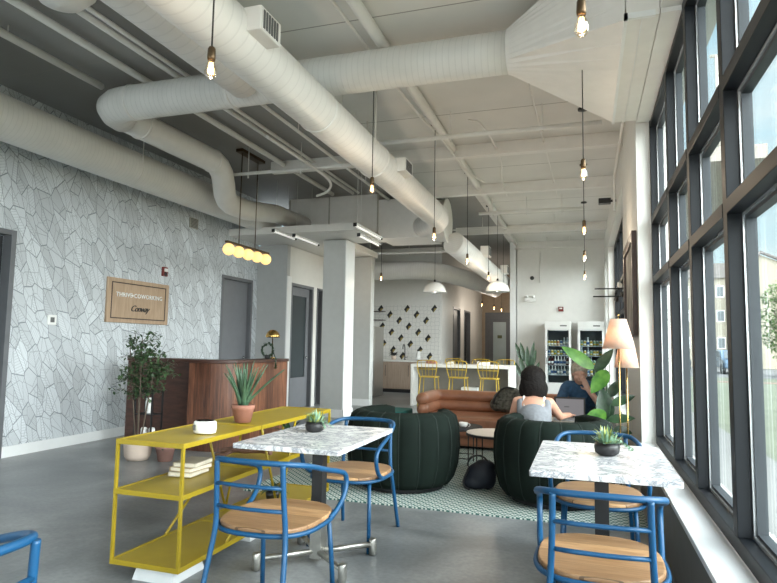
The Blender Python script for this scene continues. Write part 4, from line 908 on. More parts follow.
def head(mb,c,face,up,s=1):
    c=Vector(c); f=Vector(face).normalized(); u=Vector(up).normalized(); r=f.cross(u).normalized(); u=r.cross(f).normalized()
    rot=Matrix((r,f,u)).transposed()
    P=lambda x,y,z: c+r*x*s+f*y*s+u*z*s
    mb.sph(P(0,-.012,.03),.1*s,20,16,(.78,.95,.88),rot); mb.sph(P(0,.02,-.045),.075*s,16,12,(.80,.85,.95),rot); mb.sph(P(0,.045,-.085),.035*s,12,8,(1.1,.8,.8),rot)
    mb.sph(P(0,.098,-.02),.016*s,10,8,(.8,1.1,1.0),rot); cap(mb,P(0,.085,.02),P(0,.10,-.015),.009*s,.013*s,8)
    mb.sph(P(0,.085,-.055),.018*s,10,6,(1.3,.5,.35),rot)
    for sx in (-1,1):
        mb.sph(P(sx*.078,-.01,-.01),.024*s,10,8,(.35,.7,1.15),rot); mb.sph(P(sx*.032,.078,.03),.018*s,10,6,(1.3,.6,.4),rot); mb.sph(P(sx*.038,.068,-.02),.026*s,10,8,(1,.7,.9),rot)
# woman: seated, back to the camera, left arm forward to the laptop
o=T('person','woman with dark hair in a grey sleeveless top, seated with her back to the camera','person',(-.45,5.72,.43))
L=lambda x,y,z:(x+.45,y-5.72,z-.43)
b=MB()
pel=L(-.44,5.72,.50); wst=L(-.45,5.75,.62); chs=L(-.465,5.83,.74); nk=L(-.475,5.89,.855); hd=L(-.48,5.935,.985)
b.sph(pel,.13,18,12,(1.25,.9,.75)); cap(b,pel,wst,.12,.105,16); b.sph(wst,.105,16,12,(1.2,.8,1)); cap(b,wst,chs,.105,.11,16)
b.sph(L(-.465,5.80,.745),.12,18,12,(1.32,.72,.9)); cap(b,L(-.60,5.83,.795),L(-.33,5.83,.795),.05,.05,12); cap(b,chs,nk,.07,.045,12); cap(b,nk,hd,.045,.05,12)
head(b,hd,(.05,1,-.30),(0,.28,1))
cap(b,L(-.62,5.83,.795),L(-.685,5.90,.60),.045,.038,12); cap(b,L(-.685,5.90,.60),L(-.58,6.12,.56),.036,.026,12); hand(b,L(-.57,6.13,.565),(.5,.85,-.05),(0,0,1),.9)
cap(b,L(-.32,5.83,.795),L(-.24,5.96,.66),.045,.038,12); cap(b,L(-.24,5.96,.66),L(-.16,6.19,.655),.036,.026,12); hand(b,L(-.158,6.20,.655),(.0,1,-.12),(0,0,1),.9)
for sx,kx in ((-1,-.58),(1,-.36)):
    cap(b,L(-.44+sx*.09,5.72,.49),L(kx,6.10,.50),.088,.062,12); cap(b,L(kx,6.10,.50),L(kx,6.16,.10),.058,.04,12); cap(b,L(kx,6.16,.065),L(kx,6.30,.05),.037,.03,10)
remesh(b,'body',MT['skin'],o,.0075,4)
h=MB(); HD=Vector(hd)
h.sph(HD+V(0,-.015,.035),.122,20,16,(.98,1.0,.94)); h.sph(HD+V(0,-.05,-.03),.115,18,14,(1.05,.75,1.15)); h.sph(HD+V(-.06,-.03,-.08),.075,14,10,(1,.8,1.3)); h.sph(HD+V(.07,-.02,-.07),.07,14,10,(1,.8,1.3)); h.sph(HD+V(0,-.06,-.10),.075,14,10,(1.1,.6,.9))
for k in range(26): 
    a=R(200+140*k/25); h.tube([HD+V(.10*math.cos(a),.09*math.sin(a)+.01,.0),HD+V(.12*math.cos(a),.10*math.sin(a),-.08),HD+V(.12*math.cos(a)+rnd.uniform(-.01,.01),.085*math.sin(a),-.155-.025*rnd.random())],[.014,.012,.004],6)
remesh(h,'hair',MT['hairb'],o,.007,1)
c=MB(); c.sph(L(-.46,5.76,.655),.125,18,12,(1.27,.85,1.15)); c.sph(L(-.465,5.815,.745),.122,18,12,(1.22,.76,.72)); c.sph(pel,.148,18,12,(1.27,.95,.95))
cap(c,pel,wst,.138,.126,16)
for sx in (-1,1): cap(c,L(-.46+sx*.10,5.76,.66),L(-.465+sx*.115,5.79,.79),.06,.042,12)
remesh(c,'tank_top',MT['tank'],o,.008,3)
for sx in (-1,1): MB().tube(smooth([L(-.465+sx*.065,5.715,.70),L(-.465+sx*.085,5.745,.79),L(-.465+sx*.095,5.81,.85),L(-.465+sx*.09,5.88,.83)],2),.011,8).build('shoulder_strap',MT['tankw'],o)
c=MB()
for sx,kx in ((-1,-.58),(1,-.36)): cap(c,L(-.44+sx*.09,5.72,.49),L(kx,6.10,.50),.094,.068,12); cap(c,L(kx,6.10,.50),L(kx,6.16,.13),.065,.05,12)
remesh(c,'trousers',MT['trous'],o,.009,3)
for kx in (-.58,-.36):
    c=MB(); cap(c,L(kx,6.15,.06),L(kx,6.31,.052),.042,.034,10); c.build('shoe',MT['white'],o)
# man: seated facing the camera, resting his face on his hand
ox,oy=.0,7.55
o=T('person','man with short grey hair and blue shirt, his hand over his face','person',(ox,oy,.46))
L=lambda x,y,z:(x-ox,y-oy,z-.46)
b=MB(); pel=L(.0,7.60,.54); chs=L(-.04,7.48,.80); nk=L(-.06,7.42,.91); hd=L(-.075,7.36,1.005)
b.sph(pel,.15,18,12,(1.2,.9,.75)); cap(b,pel,chs,.135,.14,16); b.sph(chs,.14,18,12,(1.3,.8,.9)); cap(b,L(-.20,7.47,.85),L(.11,7.47,.85),.06,.06,12); cap(b,chs,nk,.08,.055,12); cap(b,nk,hd,.055,.055,12)
head(b,hd,(.08,-1,-.25),(0,-.22,1),1.02)
cap(b,L(.14,7.46,.84),L(.17,7.22,.645),.052,.044,12); cap(b,L(.17,7.22,.645),L(.03,7.19,.83),.042,.030,12); hand(b,L(.025,7.19,.835),(-.45,.05,.95),(0,1,.2),1.0,.5)
cap(b,L(-.23,7.46,.83),L(-.30,7.28,.64),.052,.044,12); cap(b,L(-.30,7.28,.64),L(-.16,7.06,.60),.042,.030,12); hand(b,L(-.15,7.05,.60),(.5,-.8,-.1),(0,0,1),1.0)
for sx,kx in ((-1,-.14),(1,.14)):
    cap(b,L(sx*.09,7.6,.53),L(kx,7.16,.55),.095,.068,12); cap(b,L(kx,7.16,.55),L(kx,7.12,.12),.062,.044,12); cap(b,L(kx,7.12,.075),L(kx,6.96,.055),.042,.034,10)
remesh(b,'body',MT['skinm'],o,.0075,4)
h=MB(); HD=Vector(hd); h.sph(HD+V(0,.015,.055),.11,20,16,(.88,.98,.80)); h.sph(HD+V(0,.055,.01),.095,16,12,(.98,.78,1.05))
remesh(h,'hair',MT['hairg'],o,.008,1)
c=MB(); c.sph(pel,.155,18,12,(1.2,.92,.8)); cap(c,pel,chs,.145,.15,16); c.sph(chs,.15,18,12,(1.28,.82,.9)); cap(c,L(-.20,7.47,.855),L(.11,7.47,.855),.068,.068,12); cap(c,L(.14,7.46,.845),L(.165,7.27,.69),.063,.06,12); cap(c,L(-.23,7.46,.835),L(-.285,7.33,.69),.063,.06,12)
remesh(c,'shirt',MT['denim'],o,.009,2)
c=MB()
for sx,kx in ((-1,-.14),(1,.14)): cap(c,L(sx*.09,7.6,.53),L(kx,7.16,.55),.102,.075,12); cap(c,L(kx,7.16,.55),L(kx,7.12,.14),.07,.055,12)
remesh(c,'trousers',MT['trous'],o,.010,2)
for kx in (-.14,.14):
    c=MB(); cap(c,L(kx,7.13,.07),L(kx,6.95,.058),.047,.038,10); c.build('shoe',MT['blackm'],o)
o=T('lounge_stool','low upholstered seat under the man in blue','stool',(0,7.68,.011)); bev(MB().rbox((.03,0,.22),(.46,.5,.28),.08).build('cushion',MT['leather'],o),.02)
for x in (-.2,.2):
    for y in (-.18,.18): MB().tube([(x,y,0),(x,y,.09)],.015,8).build('foot',MT['black'],o)
# ---------------------------------------------------------------- floor lamps
for i,(x,y,zb_,zt_,r0,r1) in enumerate(((.275,5.62,1.305,1.565,.138,.066),(.355,5.93,1.135,1.405,.108,.055))):
    o=T('floor_lamp',['brass floor lamp with white tapered shade, the taller of two by the window pier','brass floor lamp with white tapered shade, the lower one nearer the wall'][i],'lamp',(x,y,.010),0,'floor lamps with tapered shades'); zb_-=.01; zt_-=.01
    MB().lathe([(.095,0),(.095,.012),(.012,.018)],(0,0,0),28).build('base',MT['brass'],o)
    MB().tube([(0,0,.015),(0,0,zb_+.12)],.007,10).build('pole',MT['brass'],o)
    MB().lathe([(r0,zb_),((r0+r1)/2,(zb_+zt_)/2),(r1,zt_),(r1-.003,zt_),((r0+r1)/2-.003,(zb_+zt_)/2),(r0-.003,zb_),(r0,zb_)],(0,0,0),40).build('lamp_shade',MT['shade'],o)
    MB().sph((0,0,zb_+.15),.03,12,8).tube([(0,0,zb_+.1),(0,0,zb_+.13)],.014).build('bulb',MT['bulb'],o)
    MB().tube([(0,0,zb_+.18),(0,0,zt_+.03)],.003,5).sph((0,0,zt_+.035),.009,8,6).build('finial',MT['brass'],o)
    l=bpy.data.lights.new('floor_lamp_light','POINT'); l.energy=2.0; l.color=(1,.74,.55); l.shadow_soft_size=.03; q=bpy.data.objects.new('floor_lamp_light',l); COL.objects.link(q); q.location=(x,y,zb_+.10)
# ---------------------------------------------------------------- big leaf plant
o=T('leafy_plant','tall potted plant with big glossy paddle leaves between the man and the floor lamps','plant',(.17,6.36,.011))
MB().lathe([(.12,0),(.15,.24),(.155,.28),(.14,.28),(.13,.24)],(0,0,0),30).build('pot',MT['white'],o); MB().lathe([(.135,0),(0,.005)],(0,0,.235),20).build('soil',MT['soil'],o)
g=MB();g2=MB();stm=MB()
#  (leaf base, leaf tip, width, material, facing)
for bs,tp,w,k in (((-.10,-.16,1.10),(-.37,-.22,1.31),.13,0),((.03,-.12,1.08),(-.12,-.2,.88),.15,0),((-.08,.0,1.06),(.08,.0,1.29),.11,1),((.05,-.2,.76),(.26,-.2,.86),.09,1),((.0,-.25,.70),(-.20,-.28,.55),.16,0),((.02,-.2,.62),(.25,-.25,.66),.09,1),((.02,-.1,.60),(-.02,-.12,.90),.17,1),((.0,-.1,.52),(-.20,-.15,.44),.12,1),((.08,-.1,.52),(.24,-.1,.50),.10,1),((.05,.05,.82),(.14,.06,.98),.10,1)):
    bs=Vector(bs)+V(0,.0,0); tp=Vector(tp); d=tp-bs
    (g2 if k else g).leaf(bs,d,V(.05,-1,.45),d.length*1.05,w,.25,10,fold=.10)
    stm.tube(smooth([(0,0,.24),(bs.x*.4,bs.y*.4,bs.z*.55+.1),tuple(bs)],2),.006,6)
g.build('bright_leaves',MT['leafC'],o); g2.build('dark_leaves',MT['leafD'],o); stm.build('stems',MT['leafB'],o)
o=T('bird_of_paradise','dark upright leafy plant in a white pot against the far wall, left of the fridges','plant',(-1.35,14.9,.001))
MB().lathe([(.13,0),(.17,.3),(.17,.34),(.155,.34),(.145,.3)],(0,0,0),26).build('pot',MT['white'],o)
g=MB();stm=MB()
for k,(dx,dz,L) in enumerate(((-.22,1.0,.42),(-.12,1.05,.38),(.02,.9,.4),(.12,.75,.6),(.2,.85,.38),(-.15,.7,.35),(.05,.62,.4),(.28,.55,.35),(-.28,.6,.3))):
    b_=V(dx*.5,-.05*(k%3),dz*.8+.12); d=V(dx*1.4,-.1,1); g.leaf(b_,d,(.2,-1,.3),L*1.25,.12,.3,8,fold=.1); stm.tube([(0,0,.3),tuple(b_)],.008,6)
g.build('leaves',MT['leafD'],o); stm.build('stems',MT['leafB'],o)
# ---------------------------------------------------------------- fridges
def fridge(x0,lab):
    x1=x0+.62; y0,y1=15.45,16.12; H=1.95
    o=T('display_fridge',lab,'fridge',((x0+x1)/2,(y0+y1)/2,.001),0,'glass door display fridges')
    c=MB(); c.box(x0,x0+.045,y0+.05,y1,.001,H); c.box(x1-.045,x1,y0+.05,y1,.001,H); c.box(x0+.045,x1-.045,y1-.04,y1,.001,H); c.box(x0+.045,x1-.045,y0+.05,y1-.04,.001,.40); c.box(x0+.045,x1-.045,y0+.05,y1-.04,H-.20,H)
    wb(c,'cabinet',MT['fridgew'],o)
    wb(MB().box(x0+.046,x1-.046,y1-.06,y1-.041,.40,H-.2),'dark_interior_panel',MT['fridgei'],o)
    bev(wb(MB().box(x0,x1,y0+.01,y0+.048,H-.185,H-.003),'header_panel',MT['white'],o),.004)
    wb(MB().box(x0+.36,x0+.52,y0+.006,y0+.0095,H-.12,H-.09),'header_logo',MT['grille'],o)
    d=MB(); d.box(x0,x0+.055,y0+.01,y0+.045,.40,H-.19); d.box(x1-.055,x1,y0+.01,y0+.045,.40,H-.19); d.box(x0+.055,x1-.055,y0+.01,y0+.045,.40,.44); d.box(x0+.055,x1-.055,y0+.01,y0+.045,H-.22,H-.19)
    dd=wb(d,'door',MT['fridgew'],o); wb(MB().box(x0+.055,x1-.055,y0+.022,y0+.028,.44,H-.22),'door_glass',MT['fglass'],dd); wb(MB().tube([(x0+.03,y0+.008,.9),(x0+.03,y0-.03,.93),(x0+.03,y0-.03,1.2),(x0+.03,y0+.008,1.23)],.009,8),'door_handle',MT['chrome'],dd)
    wb(MB().box(x0,x1,y0+.01,y0+.048,.03,.39),'lower_grille',MT['fridgew'],o)
    for z in (.62,.86,1.10,1.34): wb(MB().box(x0+.047,x1-.047,y0+.08,y1-.07,z,z+.012),'wire_shelf',MT['lapt'],o)
    wb(MB().box(x0+.1,x1-.1,y0+.10,y0+.13,H-.225,H-.21),'interior_light',MT['white'],o)
    return x0
def make_bottle(kind):
    hh={'can':.12,'bottle':.19,'tall':.20}[kind[0]]
    m=MB()
    if kind[0]=='can': m.lathe([(.026,0),(.031,.006),(.031,hh-.01),(.026,hh)],(0,0,0),12)
    else: m.lathe([(.028,0),(.031,.005),(.031,hh*.6),(.014,hh*.8),(.013,hh)],(0,0,0),12)
    o=T('drink_'+('can' if kind[0]=='can' else 'bottle'),'x','drink'); m.build('body',kind[1],o); MB().lathe([(.0318,hh*.2),(.0318,hh*.5)],(0,0,0),12).build('label_band',kind[2],o); MB().lathe([(.015 if kind[0]!='can' else .026,hh),(.015 if kind[0]!='can' else .024,hh+.012)],(0,0,0),10).build('cap',MT['white'],o); return o
cols=[M('can_yellow',(.55,.38,.05),.35),M('can_orange',(.60,.22,.05),.35),M('bottle_dark_red',(.13,.02,.02),.3),M('bottle_white',(.62,.62,.6),.4),M('can_silver_green',(.22,.36,.24),.3),M('bottle_clear',(.35,.42,.45),.15),M('can_blue',(.06,.13,.30),.35)]
protos=[make_bottle(('can',cols[0],MT['white'])),make_bottle(('can',cols[1],MT['paper'])),make_bottle(('bottle',cols[2],MT['white'])),make_bottle(('tall',cols[3],cols[6])),make_bottle(('can',cols[4],cols[0])),make_bottle(('bottle',cols[5],cols[3])),make_bottle(('can',cols[6],cols[3]))]
used=set()
PN=['yellow drink cans','orange drink cans','dark red drink bottles','white drink bottles','green and yellow drink cans','clear drink bottles','blue drink cans']
for fx,side in ((-.96,'left'),(-.18,'right')):
    fridge(fx,'white glass door display fridge full of drinks, %s one at the far wall'%side)
    for si,(z,pat) in enumerate(((.632,(5,3,3,5,5,3,5)),(.872,(2,2,3,3,3,3,2)),(1.112,(6,0,4,0,4,6,4)),(1.352,(0,0,0,1,6,5,5)))) :
        rown=['lowest shelf','second lowest shelf','second highest shelf','top shelf'][si]
        for k,p in enumerate(pat):
            p=(p if side=='left' else [4,0,3,4,0,6,5][(p+k)%7]); x=fx+.09+k*.073
            lab=PN[p][:-1]+' in the %s fridge, on the %s'%(side,rown); grp='%s in the %s fridge on the %s'%(PN[p],side,rown)
            if p not in used: used.add(p); q=protos[p]; q.location=(x,15.60,z+.0005); q['label']=lab; q['group']=grp
            else: dup(protos[p],(x,15.60,z+.0005),None,lab,grp)
for k,p in enumerate(protos):
    if k not in used:
        for c in list(p.children): bpy.data.objects.remove(c)
        bpy.data.objects.remove(p)
# far wall fittings
one('security_camera',MB().lathe([(.04,-.03),(.055,-.01),(.055,0)],(-1.33,FY,3.13),16,'y').sph((-1.33,FY-.04,3.13),.035),MT['black'],'black round camera dome high on the far wall','camera')
one('emergency_light',MB().box(-1.52,-1.24,FY-.07,FY-.001,2.50,2.60).sph((-1.46,FY-.06,2.63),.045).sph((-1.30,FY-.06,2.63),.045),MT['white'],'white twin emergency light on the far wall','emergency light')
o=T('fire_alarm','small dark red fire alarm on the far wall above the fridges','alarm',(-.60,FY-.001,2.30)); MB().box(-.065,.065,-.04,0,-.06,.06).build('housing',MT['red'],o); MB().box(-.035,.035,-.06,-.041,-.0,.035).build('strobe_lens',MT['white'],o)
# picture and bracket on the window wall
o=T('framed_picture','large picture in a dark wood frame on the pier between the windows','picture',(WX-.002,6.85,1.94))
y0,y1,z0,z1=-.68,.68,-.51,.51
m=MB(); m.box(-.045,0,y0,y0+.09,z0,z1); m.box(-.045,0,y1-.09,y1,z0,z1); m.box(-.045,0,y0+.09,y1-.09,z0,z0+.09); m.box(-.045,0,y0+.09,y1-.09,z1-.09,z1); bev(m.build('picture_frame',MT['darkwood'],o),.004)
MB().box(-.02,-.005,y0+.09,y1-.09,z0+.09,z1-.09).build('canvas',MT['canvas'],o)
o=T('wall_bracket','black double arm bracket with small spot lamps sticking out of the window wall','light',(WX-.001,8.15,2.02))
MB().box(-.02,0,-.05,.05,-.12,.12).build('wall_plate',MT['black'],o); MB().tube([(-.02,0,.05),(-.36,0,.05)],.009,8).build('arm',MT['black'],o); MB().tube([(-.02,0,-.05),(-.38,0,-.05)],.009,8).build('arm',MT['black'],o)
for p in ((-.06,-.05,.09),(-.03,-.06,-.03),(-.10,-.05,-.09)): MB().cbox(p,(.035,.07,.05),rz=.3,rx=.4).build('spot_lamp',MT['white'] if p[2]>0 else MT['black'],o)
# downpipe on window wall
pipe('white_pipe',smooth([(.44,6.3,3.9),(.44,9.4,3.9),(.44,9.6,3.75),(.44,9.6,3.4)],2),.02,'white pipe high along the top of the window wall')
# ---------------------------------------------------------------- kitchen
o=T('kitchen_island','white waterfall kitchen island with open front','island',(-2.8,13.1,0))
q=MB().box(-3.62,-1.47,12.62,13.58,.84,.90); bev(wb(q,'worktop',MT['quartz'],o),.004)
for x in (-3.62,-1.53): bev(wb(MB().box(x,x+.06,12.62,13.58,.001,.839),'end_panel',MT['quartz'],o),.004)
wb(MB().box(-3.555,-1.535,13.02,13.5,.05,.838),'cabinet_body',M('island_dark_panel',(.20,.185,.155),.6),o)
wb(MB().box(-3.555,-1.535,13.05,13.45,.001,.05),'kick_board',MT['blackm'],o)
def stool():
    o=T('bar_stool','x','stool')
    MB().rbox((0,0,.655),(.38,.36,.018),.06).build('seat',MT['goldwire'],o)
    for sx in (-1,1):
        MB().tube([(sx*.15,.14,.65),(sx*.20,.20,0)],.010,6).build('leg',MT['goldwire'],o)
        MB().tube([(sx*.15,-.15,.65),(sx*.20,-.21,0)],.010,6).build('leg',MT['goldwire'],o)
    MB().tube([(-.175,.17,.25),(.175,.17,.25),(.18,-.18,.25),(-.18,-.18,.25)],.007,6,closed=True).build('foot_ring',MT['goldwire'],o)
    MB().tube(smooth([(-.16,-.16,.66),(-.20,-.20,.80),(-.215,-.20,.97),(-.15,-.21,1.0),(.15,-.21,1.0),(.215,-.20,.97),(.20,-.20,.80),(.16,-.16,.66)],2),.010,6).build('back_frame',MT['goldwire'],o)
    m=MB()
    for x in (-.10,-.03,.03,.10): m.tube([(x,-.16,.66),(x*1.3,-.205,.99)],.005,5)
    m.tube([(-.20,-.20,.82),(.20,-.20,.82)],.007,5); m.build('back_wires',MT['goldwire'],o)
    return o
s0=stool(); s0['group']='mustard wire bar stools at the kitchen island'
for i,(x,y,a,l) in enumerate(((-3.12,12.30,0,'mustard wire bar stool on the near side of the island, left of three'),(-2.50,12.30,0,'mustard wire bar stool on the near side of the island, middle of three'),(-1.86,12.30,0,'mustard wire bar stool on the near side of the island, right of three'),(-3.0,14.0,180,'mustard wire bar stool behind the island, left of three'),(-2.35,14.0,180,'mustard wire bar stool behind the island, middle of three'),(-1.78,14.0,180,'mustard wire bar stool behind the island, right of three'))):
    if i==0: s0.location=(x,y,0); s0['label']=l
    else: dup(s0,(x,y,0),R(a),l)
o=T('storage_bin','white open bin under the island counter, with a slanted rim','bin',(-2.35,12.80,.001)); MB().cbox((0,0,.28),(.34,.24,.30)).build('bin_body',MT['white'],o); MB().box(-.18,.18,-.13,.13,0,.125).build('base_box',MT['white'],o)
for i,(x,y,sx,sy,sz,mm,nm,lab) in enumerate(((-3.3,13.2,.22,.16,.06,'terra','snack_tray','reddish tray on the left half of the island worktop'),(-2.9,13.3,.16,.12,.05,'paper','napkin_box','cream napkin box in the middle of the island worktop'),(-2.55,13.2,.10,.10,.08,'blackm','coffee_canister','small black canister on the island worktop'),(-2.15,13.3,.26,.18,.07,'white','paper_stack','white stack of papers on the right half of the island worktop'))):
    bev(one(nm,MB().rbox((0,0,sz/2),(sx,sy,sz),.015),MT[mm],lab,nm.split('_')[-1],(x,y,.9012)),.003)
o=T('base_cabinet','pale wood kitchen base cabinet with white worktop under the tiled wall','cabinet',(-4.6,16.1,0))
wb(MB().box(-5.85,-3.93,15.88,16.48,.10,.84),'carcass',MT['cab'],o); wb(MB().box(-5.85,-3.93,15.94,16.48,.001,.10),'kick_board',MT['blackm'],o); bev(wb(MB().box(-5.9,-3.90,15.84,16.483,.845,.89),'worktop',MT['quartz'],o),.003)
for x0,x1 in ((-5.83,-5.22),(-5.20,-4.56),(-4.54,-3.95)):
    d=wb(MB().box(x0,x1,15.862,15.879,.12,.83),'door',MT['cab'],o); wb(MB().tube([(x1-.05,15.84,.45),(x1-.05,15.84,.75)],.006,6),'handle',MT['black'],d)
o=T('faucet','black gooseneck kitchen faucet in front of the tiled wall','faucet',(-4.85,16.3,.891)); MB().tube(smooth([(0,0,0),(0,0,.30),(0,-.02,.40),(0,-.12,.44),(0,-.2,.38),(0,-.2,.30)],2),.014,8).build('spout',MT['black'],o); MB().tube([(.0,0,.06),(.09,0,.08)],.008,6).build('lever',MT['black'],o); MB().lathe([(.03,0),(.03,.02)],(0,0,0),14).build('base',MT['black'],o)
o=T('towel_roll','white paper towel roll with black cap on the kitchen worktop','paper towel',(-4.42,16.15,.891)); MB().lathe([(.065,.01),(.065,.25)],(0,0,0),20).build('roll',MT['white'],o); MB().lathe([(.07,0),(.07,.009)],(0,0,0),20).lathe([(.02,.25),(.03,.27),(.02,.30)],(0,0,0),12).build('holder',MT['black'],o)
o=T('flower_pot','dark flowers in a pale pot on the kitchen worktop','plant',(-5.15,16.2,.891)); MB().lathe([(.06,0),(.075,.11),(.065,.11)],(0,0,0),16).build('pot',MT['potcream'],o); g=MB()
for k in range(40): a=rnd.uniform(0,6.28); g.leaf((0,0,.1),(math.cos(a),math.sin(a),rnd.uniform(.3,2)),(0,0,1),rnd.uniform(.1,.22),.05,.5,4)
g.build('leaves',MT['blackm'],o)
o=T('steel_fridge','tall stainless steel fridge at the kitchen edge behind the grey partition','fridge',(-5.3,14.5,.001))
bev(wb(MB().box(-5.85,-5.0,14.12,14.85,.02,1.76),'body',MT['steel'],o),.006); d=wb(MB().box(-5.43,-5.01,14.07,14.115,.62,1.75),'door',MT['steel'],o); wb(MB().tube(smooth([(-5.12,14.065,.75),(-5.12,14.0,.85),(-5.12,13.98,1.2),(-5.12,14.0,1.55),(-5.12,14.065,1.65)],2),.014,8),'door_handle',MT['chrome'],d); d=wb(MB().box(-5.85,-5.01,14.07,14.115,.04,.61),'drawer',MT['steel'],o); wb(MB().tube([(-5.7,14.03,.55),(-5.15,14.03,.55)],.012,8),'drawer_handle',MT['chrome'],d)
wb(MB().box(-5.85,-5.44,14.07,14.115,.62,1.75),'door',MT['steel'],o)
for z in (2.0,2.25): one('wall_shelf',MB().box(-5.95,-5.5,16.25,16.478,z,z+.02),MT['darkwood'],'dark wall shelf beside the tiled wall, %s one'%('lower' if z<2.1 else 'upper'),'shelf')
# ---------------------------------------------------------------- outdoors
GZ=-.12
g_=M('bleached_grass',(.13,.145,.10),.95,var=.2,scale=1.5); rd=M('asphalt_pale',(.13,.13,.13),.9,scale=2); pv=M('pale_pavement',(.17,.17,.165),.85,scale=2); bk=M('brick_pavers',(.20,.13,.10),.85,var=.2,scale=20)
st('ground_lawn',MB().box(.85,60,-20,30,GZ-.2,GZ),g_)
st('ground_pavement',MB().box(.86,2.3,-20,30,GZ,GZ+.02),pv)
st('ground_brick_walk',MB().box(.85,60,30,31.2,GZ-.2,GZ+.01),bk); st('ground_verge',MB().box(.85,60,31.2,35.5,GZ-.2,GZ),g_)
st('ground_road',MB().box(-60,80,35.5,120,GZ-.2,GZ-.02),rd)
cream=M('cream_render',(.32,.29,.225),.85,var=.04,scale=1); roofm=M('brown_shingles',(.17,.155,.145),.9,var=.15,scale=6); wing=M('pane_grey',(.10,.12,.13),.4); 
o=T('cream_building','two storey cream building with gable and rows of small windows across the street','building',(12,56,GZ))
wb(MB().box(5.5,13.2,55,66,GZ,7.2),'wing_wall',cream,o)
wb(MB().prism([(5.2,7.2),(13.3,7.2),(12.3,8.4),(6.2,8.4)],54.7,66,axis='y'),'wing_roof',roofm,o)
wb(MB().prism([(11.3,GZ),(21,GZ),(21,5.5),(16.1,5.5+0),(11.3,5.5)],54,66,axis='y').prism([(11.3,5.5),(21,5.5),(13.2,8.9)],54,66,axis='y'),'gable_wall',cream,o)
wb(MB().tube([(11.1,53.8,5.3),(13.2,53.8,9.1)],.12,6).tube([(13.2,53.8,9.1),(21.3,53.8,5.2)],.12,6),'roof_edge',roofm,o)
for x in (6.2,7.6,8.9,10.2,12.3,14.6,16.9):
    for z in (1.4,3.6,5.6) if x<11 else (1.3,3.5):
        y=54.96 if x<11 else 53.96
        f=wb(MB().box(x,x+.62,y-.03,y+.02,z,z+.95),'window_casing',MT['trimw'],o); wb(MB().box(x+.07,x+.55,y-.05,y-.031,z+.07,z+.88),'pane',wing,f)
o=T('grey_building','long low grey house far across the street behind the cream building','building',(40,80,GZ)); wb(MB().box(26,60,75,88,GZ,6),'walls',cream,o); wb(MB().prism([(25.5,6),(60.5,6),(55,8.5),(31,8.5)],74.5,88.5,axis='y'),'roof',roofm,o)
def car(x,y,rz,c,lab):
    o=T('car',lab,'car',(x,y,GZ-.02+.005),R(rz),'cars parked across the street')
    prof=[(-2.2,.35),(-2.2,.75),(-1.9,.85),(-1.35,.92),(-.75,1.42),(.75,1.45),(1.45,.98),(2.1,.85),(2.25,.6),(2.25,.35)]
    bev(MB().prism(prof,-.85,.85,axis='y').build('body',c,o),.08,3); g=MB().prism([(-1.15,.97),(-.7,1.36),(.7,1.39),(1.25,.99)],-.862,.862,axis='y'); g.build('side_windows',wing,o)
    g=MB().add([(-1.42,-.7,.95),(-1.42,.7,.95),(-.84,.62,1.38),(-.84,-.62,1.38)],[(0,1,2,3)]); g.build('windscreen',wing,o)
    for a,b in ((-1.35,-.80),(1.4,-.80),(-1.35,.80),(1.4,.80)): MB().lathe([(.0,-.11),(.30,-.11),(.33,-.08),(.33,.08),(.30,.11),(0,.11)],(a,b,.33),20,'y').build('wheel',MT['blackm'],o)
    return o
car(8.7,42.5,90,M('car_blue_grey',(.13,.20,.28),.25,.3),'grey blue car parked across the street, seen past the second mullion')
car(11.9,38.3,100,M('car_maroon',(.10,.03,.05),.25,.3),'dark red car parked across the street at the right edge')
car(14.9,41.5,90,M('car_blue',(.04,.16,.36),.25,.3),'bright blue car parked behind the dark red car')
car(5.8,46.5,90,M('car_dark',(.03,.035,.04),.25,.3),'dark car parked across the street behind the third mullion')
o=T('street_tree','leafy green tree on the verge across the street','tree',(9.25,34,GZ))
tr=MB().tube([(0,0,0),(.05,0,1.2),(0,.1,2.4),(.1,0,3.6)],[.12,.10,.07,.04],8); g=MB()
for k in range(7):
    a=k*.9+.3; tr.tube([(0,0,1.2+.3*k),(math.cos(a)*.7,math.sin(a)*.7,1.9+.35*k)],[.05,.02],6)
for k in range(3800):
    u=rnd.random()**.45; a=rnd.uniform(0,6.283); b_=math.acos(rnd.uniform(-1,1)); c=V(math.sin(b_)*math.cos(a)*1.15*u,math.sin(b_)*math.sin(a)*1.15*u,2.9+math.cos(b_)*2.1*u)
    n_=noise.noise(c*1.3); 
    if n_<-.15: continue
    g.leaf(c,(rnd.uniform(-1,1),rnd.uniform(-1,1),rnd.uniform(-1,.5)),(0,0,1),.16,.10,.2,2)
tr.build('trunk',MT['bark'],o); g.build('crown',leafmat('tree_leaf',(.05,.10,.03),(.16,.24,.08),.7),o)
o=T('entrance_canopy','pale flat canopy outside over the pavement, seen through the upper panes','canopy',(2.5,14,GZ))
wb(MB().box(1.0,3.0,11.5,20,4.6,4.85),'canopy_slab',M('canopy_tan',(.28,.25,.22),.8),o)
for y in (13.,16.5): wb(MB().tube([(2.8,y,GZ+.02),(2.8,y,4.6)],.06,8),'canopy_post',MT['frame'],o)
wb(MB().tube([(2.7,11.7,4.85),(2.7,11.7,6.6),(2.2,11.7,6.6)],.03,6).tube([(2.3,11.7,4.85),(2.3,11.7,6.6)],.03,6),'roof_rail',MT['vent'],o)
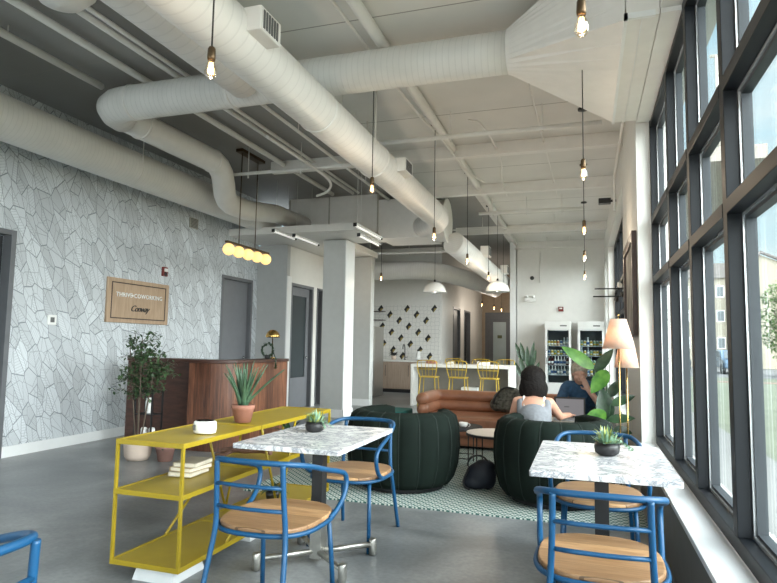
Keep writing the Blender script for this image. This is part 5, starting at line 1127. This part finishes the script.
# ---------------------------------------------------------------- sky
w=bpy.data.worlds.new('sky'); S.world=w; w.use_nodes=True; nt=w.node_tree; nt.nodes.clear()
out=nd(nt,'OutputWorld'); bg=nd(nt,'Background'); lk(nt,bg.outputs[0],out.inputs[0])
tc=nd(nt,'TexCoord'); nz=nd(nt,'TexNoise'); nz.inputs['Scale'].default_value=2.2; nz.inputs['Detail'].default_value=7; nz.inputs['Roughness'].default_value=.6
mp=nd(nt,'Mapping'); mp.inputs['Scale'].default_value=(1,1,2.2); lk(nt,tc.outputs['Generated'],mp.inputs[0]); lk(nt,mp.outputs[0],nz.inputs[0])
cl=ramp(nt,nz.outputs[0],[(.42,(0,0,0)),(.66,(1,1,1))])
sp=nd(nt,'SeparateXYZ'); lk(nt,tc.outputs['Generated'],sp.inputs[0])
grad=ramp(nt,sp.outputs[2],[(0,(.74,.87,.92)),(.12,(.62,.82,.90)),(.45,(.36,.66,.85)),(1,(.22,.45,.75))])
mx=nd(nt,'Mix',data_type='RGBA'); lk(nt,cl,mx.inputs[0]); lk(nt,grad,mx.inputs[6]); mx.inputs[7].default_value=(.88,.93,.95,1)
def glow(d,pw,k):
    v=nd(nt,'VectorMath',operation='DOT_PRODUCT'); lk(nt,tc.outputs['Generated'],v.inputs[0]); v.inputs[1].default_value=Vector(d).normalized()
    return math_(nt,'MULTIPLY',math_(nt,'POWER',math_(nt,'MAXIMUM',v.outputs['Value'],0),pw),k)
gl=math_(nt,'ADD',glow((.92,-.30,.42),2.5,SKY_FILL1),glow((-.2,-1,.35),3.0,SKY_FILL2))  # bright sky lobes outside the view, added to light the room
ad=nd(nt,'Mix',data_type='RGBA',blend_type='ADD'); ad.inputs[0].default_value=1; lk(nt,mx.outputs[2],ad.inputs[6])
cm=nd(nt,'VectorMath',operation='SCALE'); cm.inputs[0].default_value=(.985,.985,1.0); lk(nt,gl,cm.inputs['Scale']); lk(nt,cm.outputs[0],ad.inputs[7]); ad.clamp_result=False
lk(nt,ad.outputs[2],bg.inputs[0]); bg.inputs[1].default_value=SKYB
# daylight portals in the window openings
def portal(c,rot,sx,sy):
    l=bpy.data.lights.new('window_portal','AREA'); l.shape='RECTANGLE'; l.size=sx; l.size_y=sy; l.cycles.is_portal=True
    q=bpy.data.objects.new('window_portal',l); COL.objects.link(q); q.location=c; q.rotation_euler=rot
portal((.84,.1,1.96),(0,-PI/2,PI) if 0 else (0,PI/2,0),3.0,11.8)
portal((.84,10.9,1.96),(0,PI/2,0),3.0,5.2)
portal((-2.8,YB-.19,1.9),(-PI/2,0,0) if 0 else (PI/2,0,PI),5.6,3.2)
S.view_settings.view_transform='Standard'; S.view_settings.look='None'; S.view_settings.exposure=EXPO; S.view_settings.gamma=1; S.view_settings.use_curve_mapping=False
S.cycles.max_bounces=12; S.cycles.diffuse_bounces=8; S.cycles.transparent_max_bounces=16; S.cycles.caustics_reflective=False; S.cycles.caustics_refractive=False
S.cycles.use_denoising=True
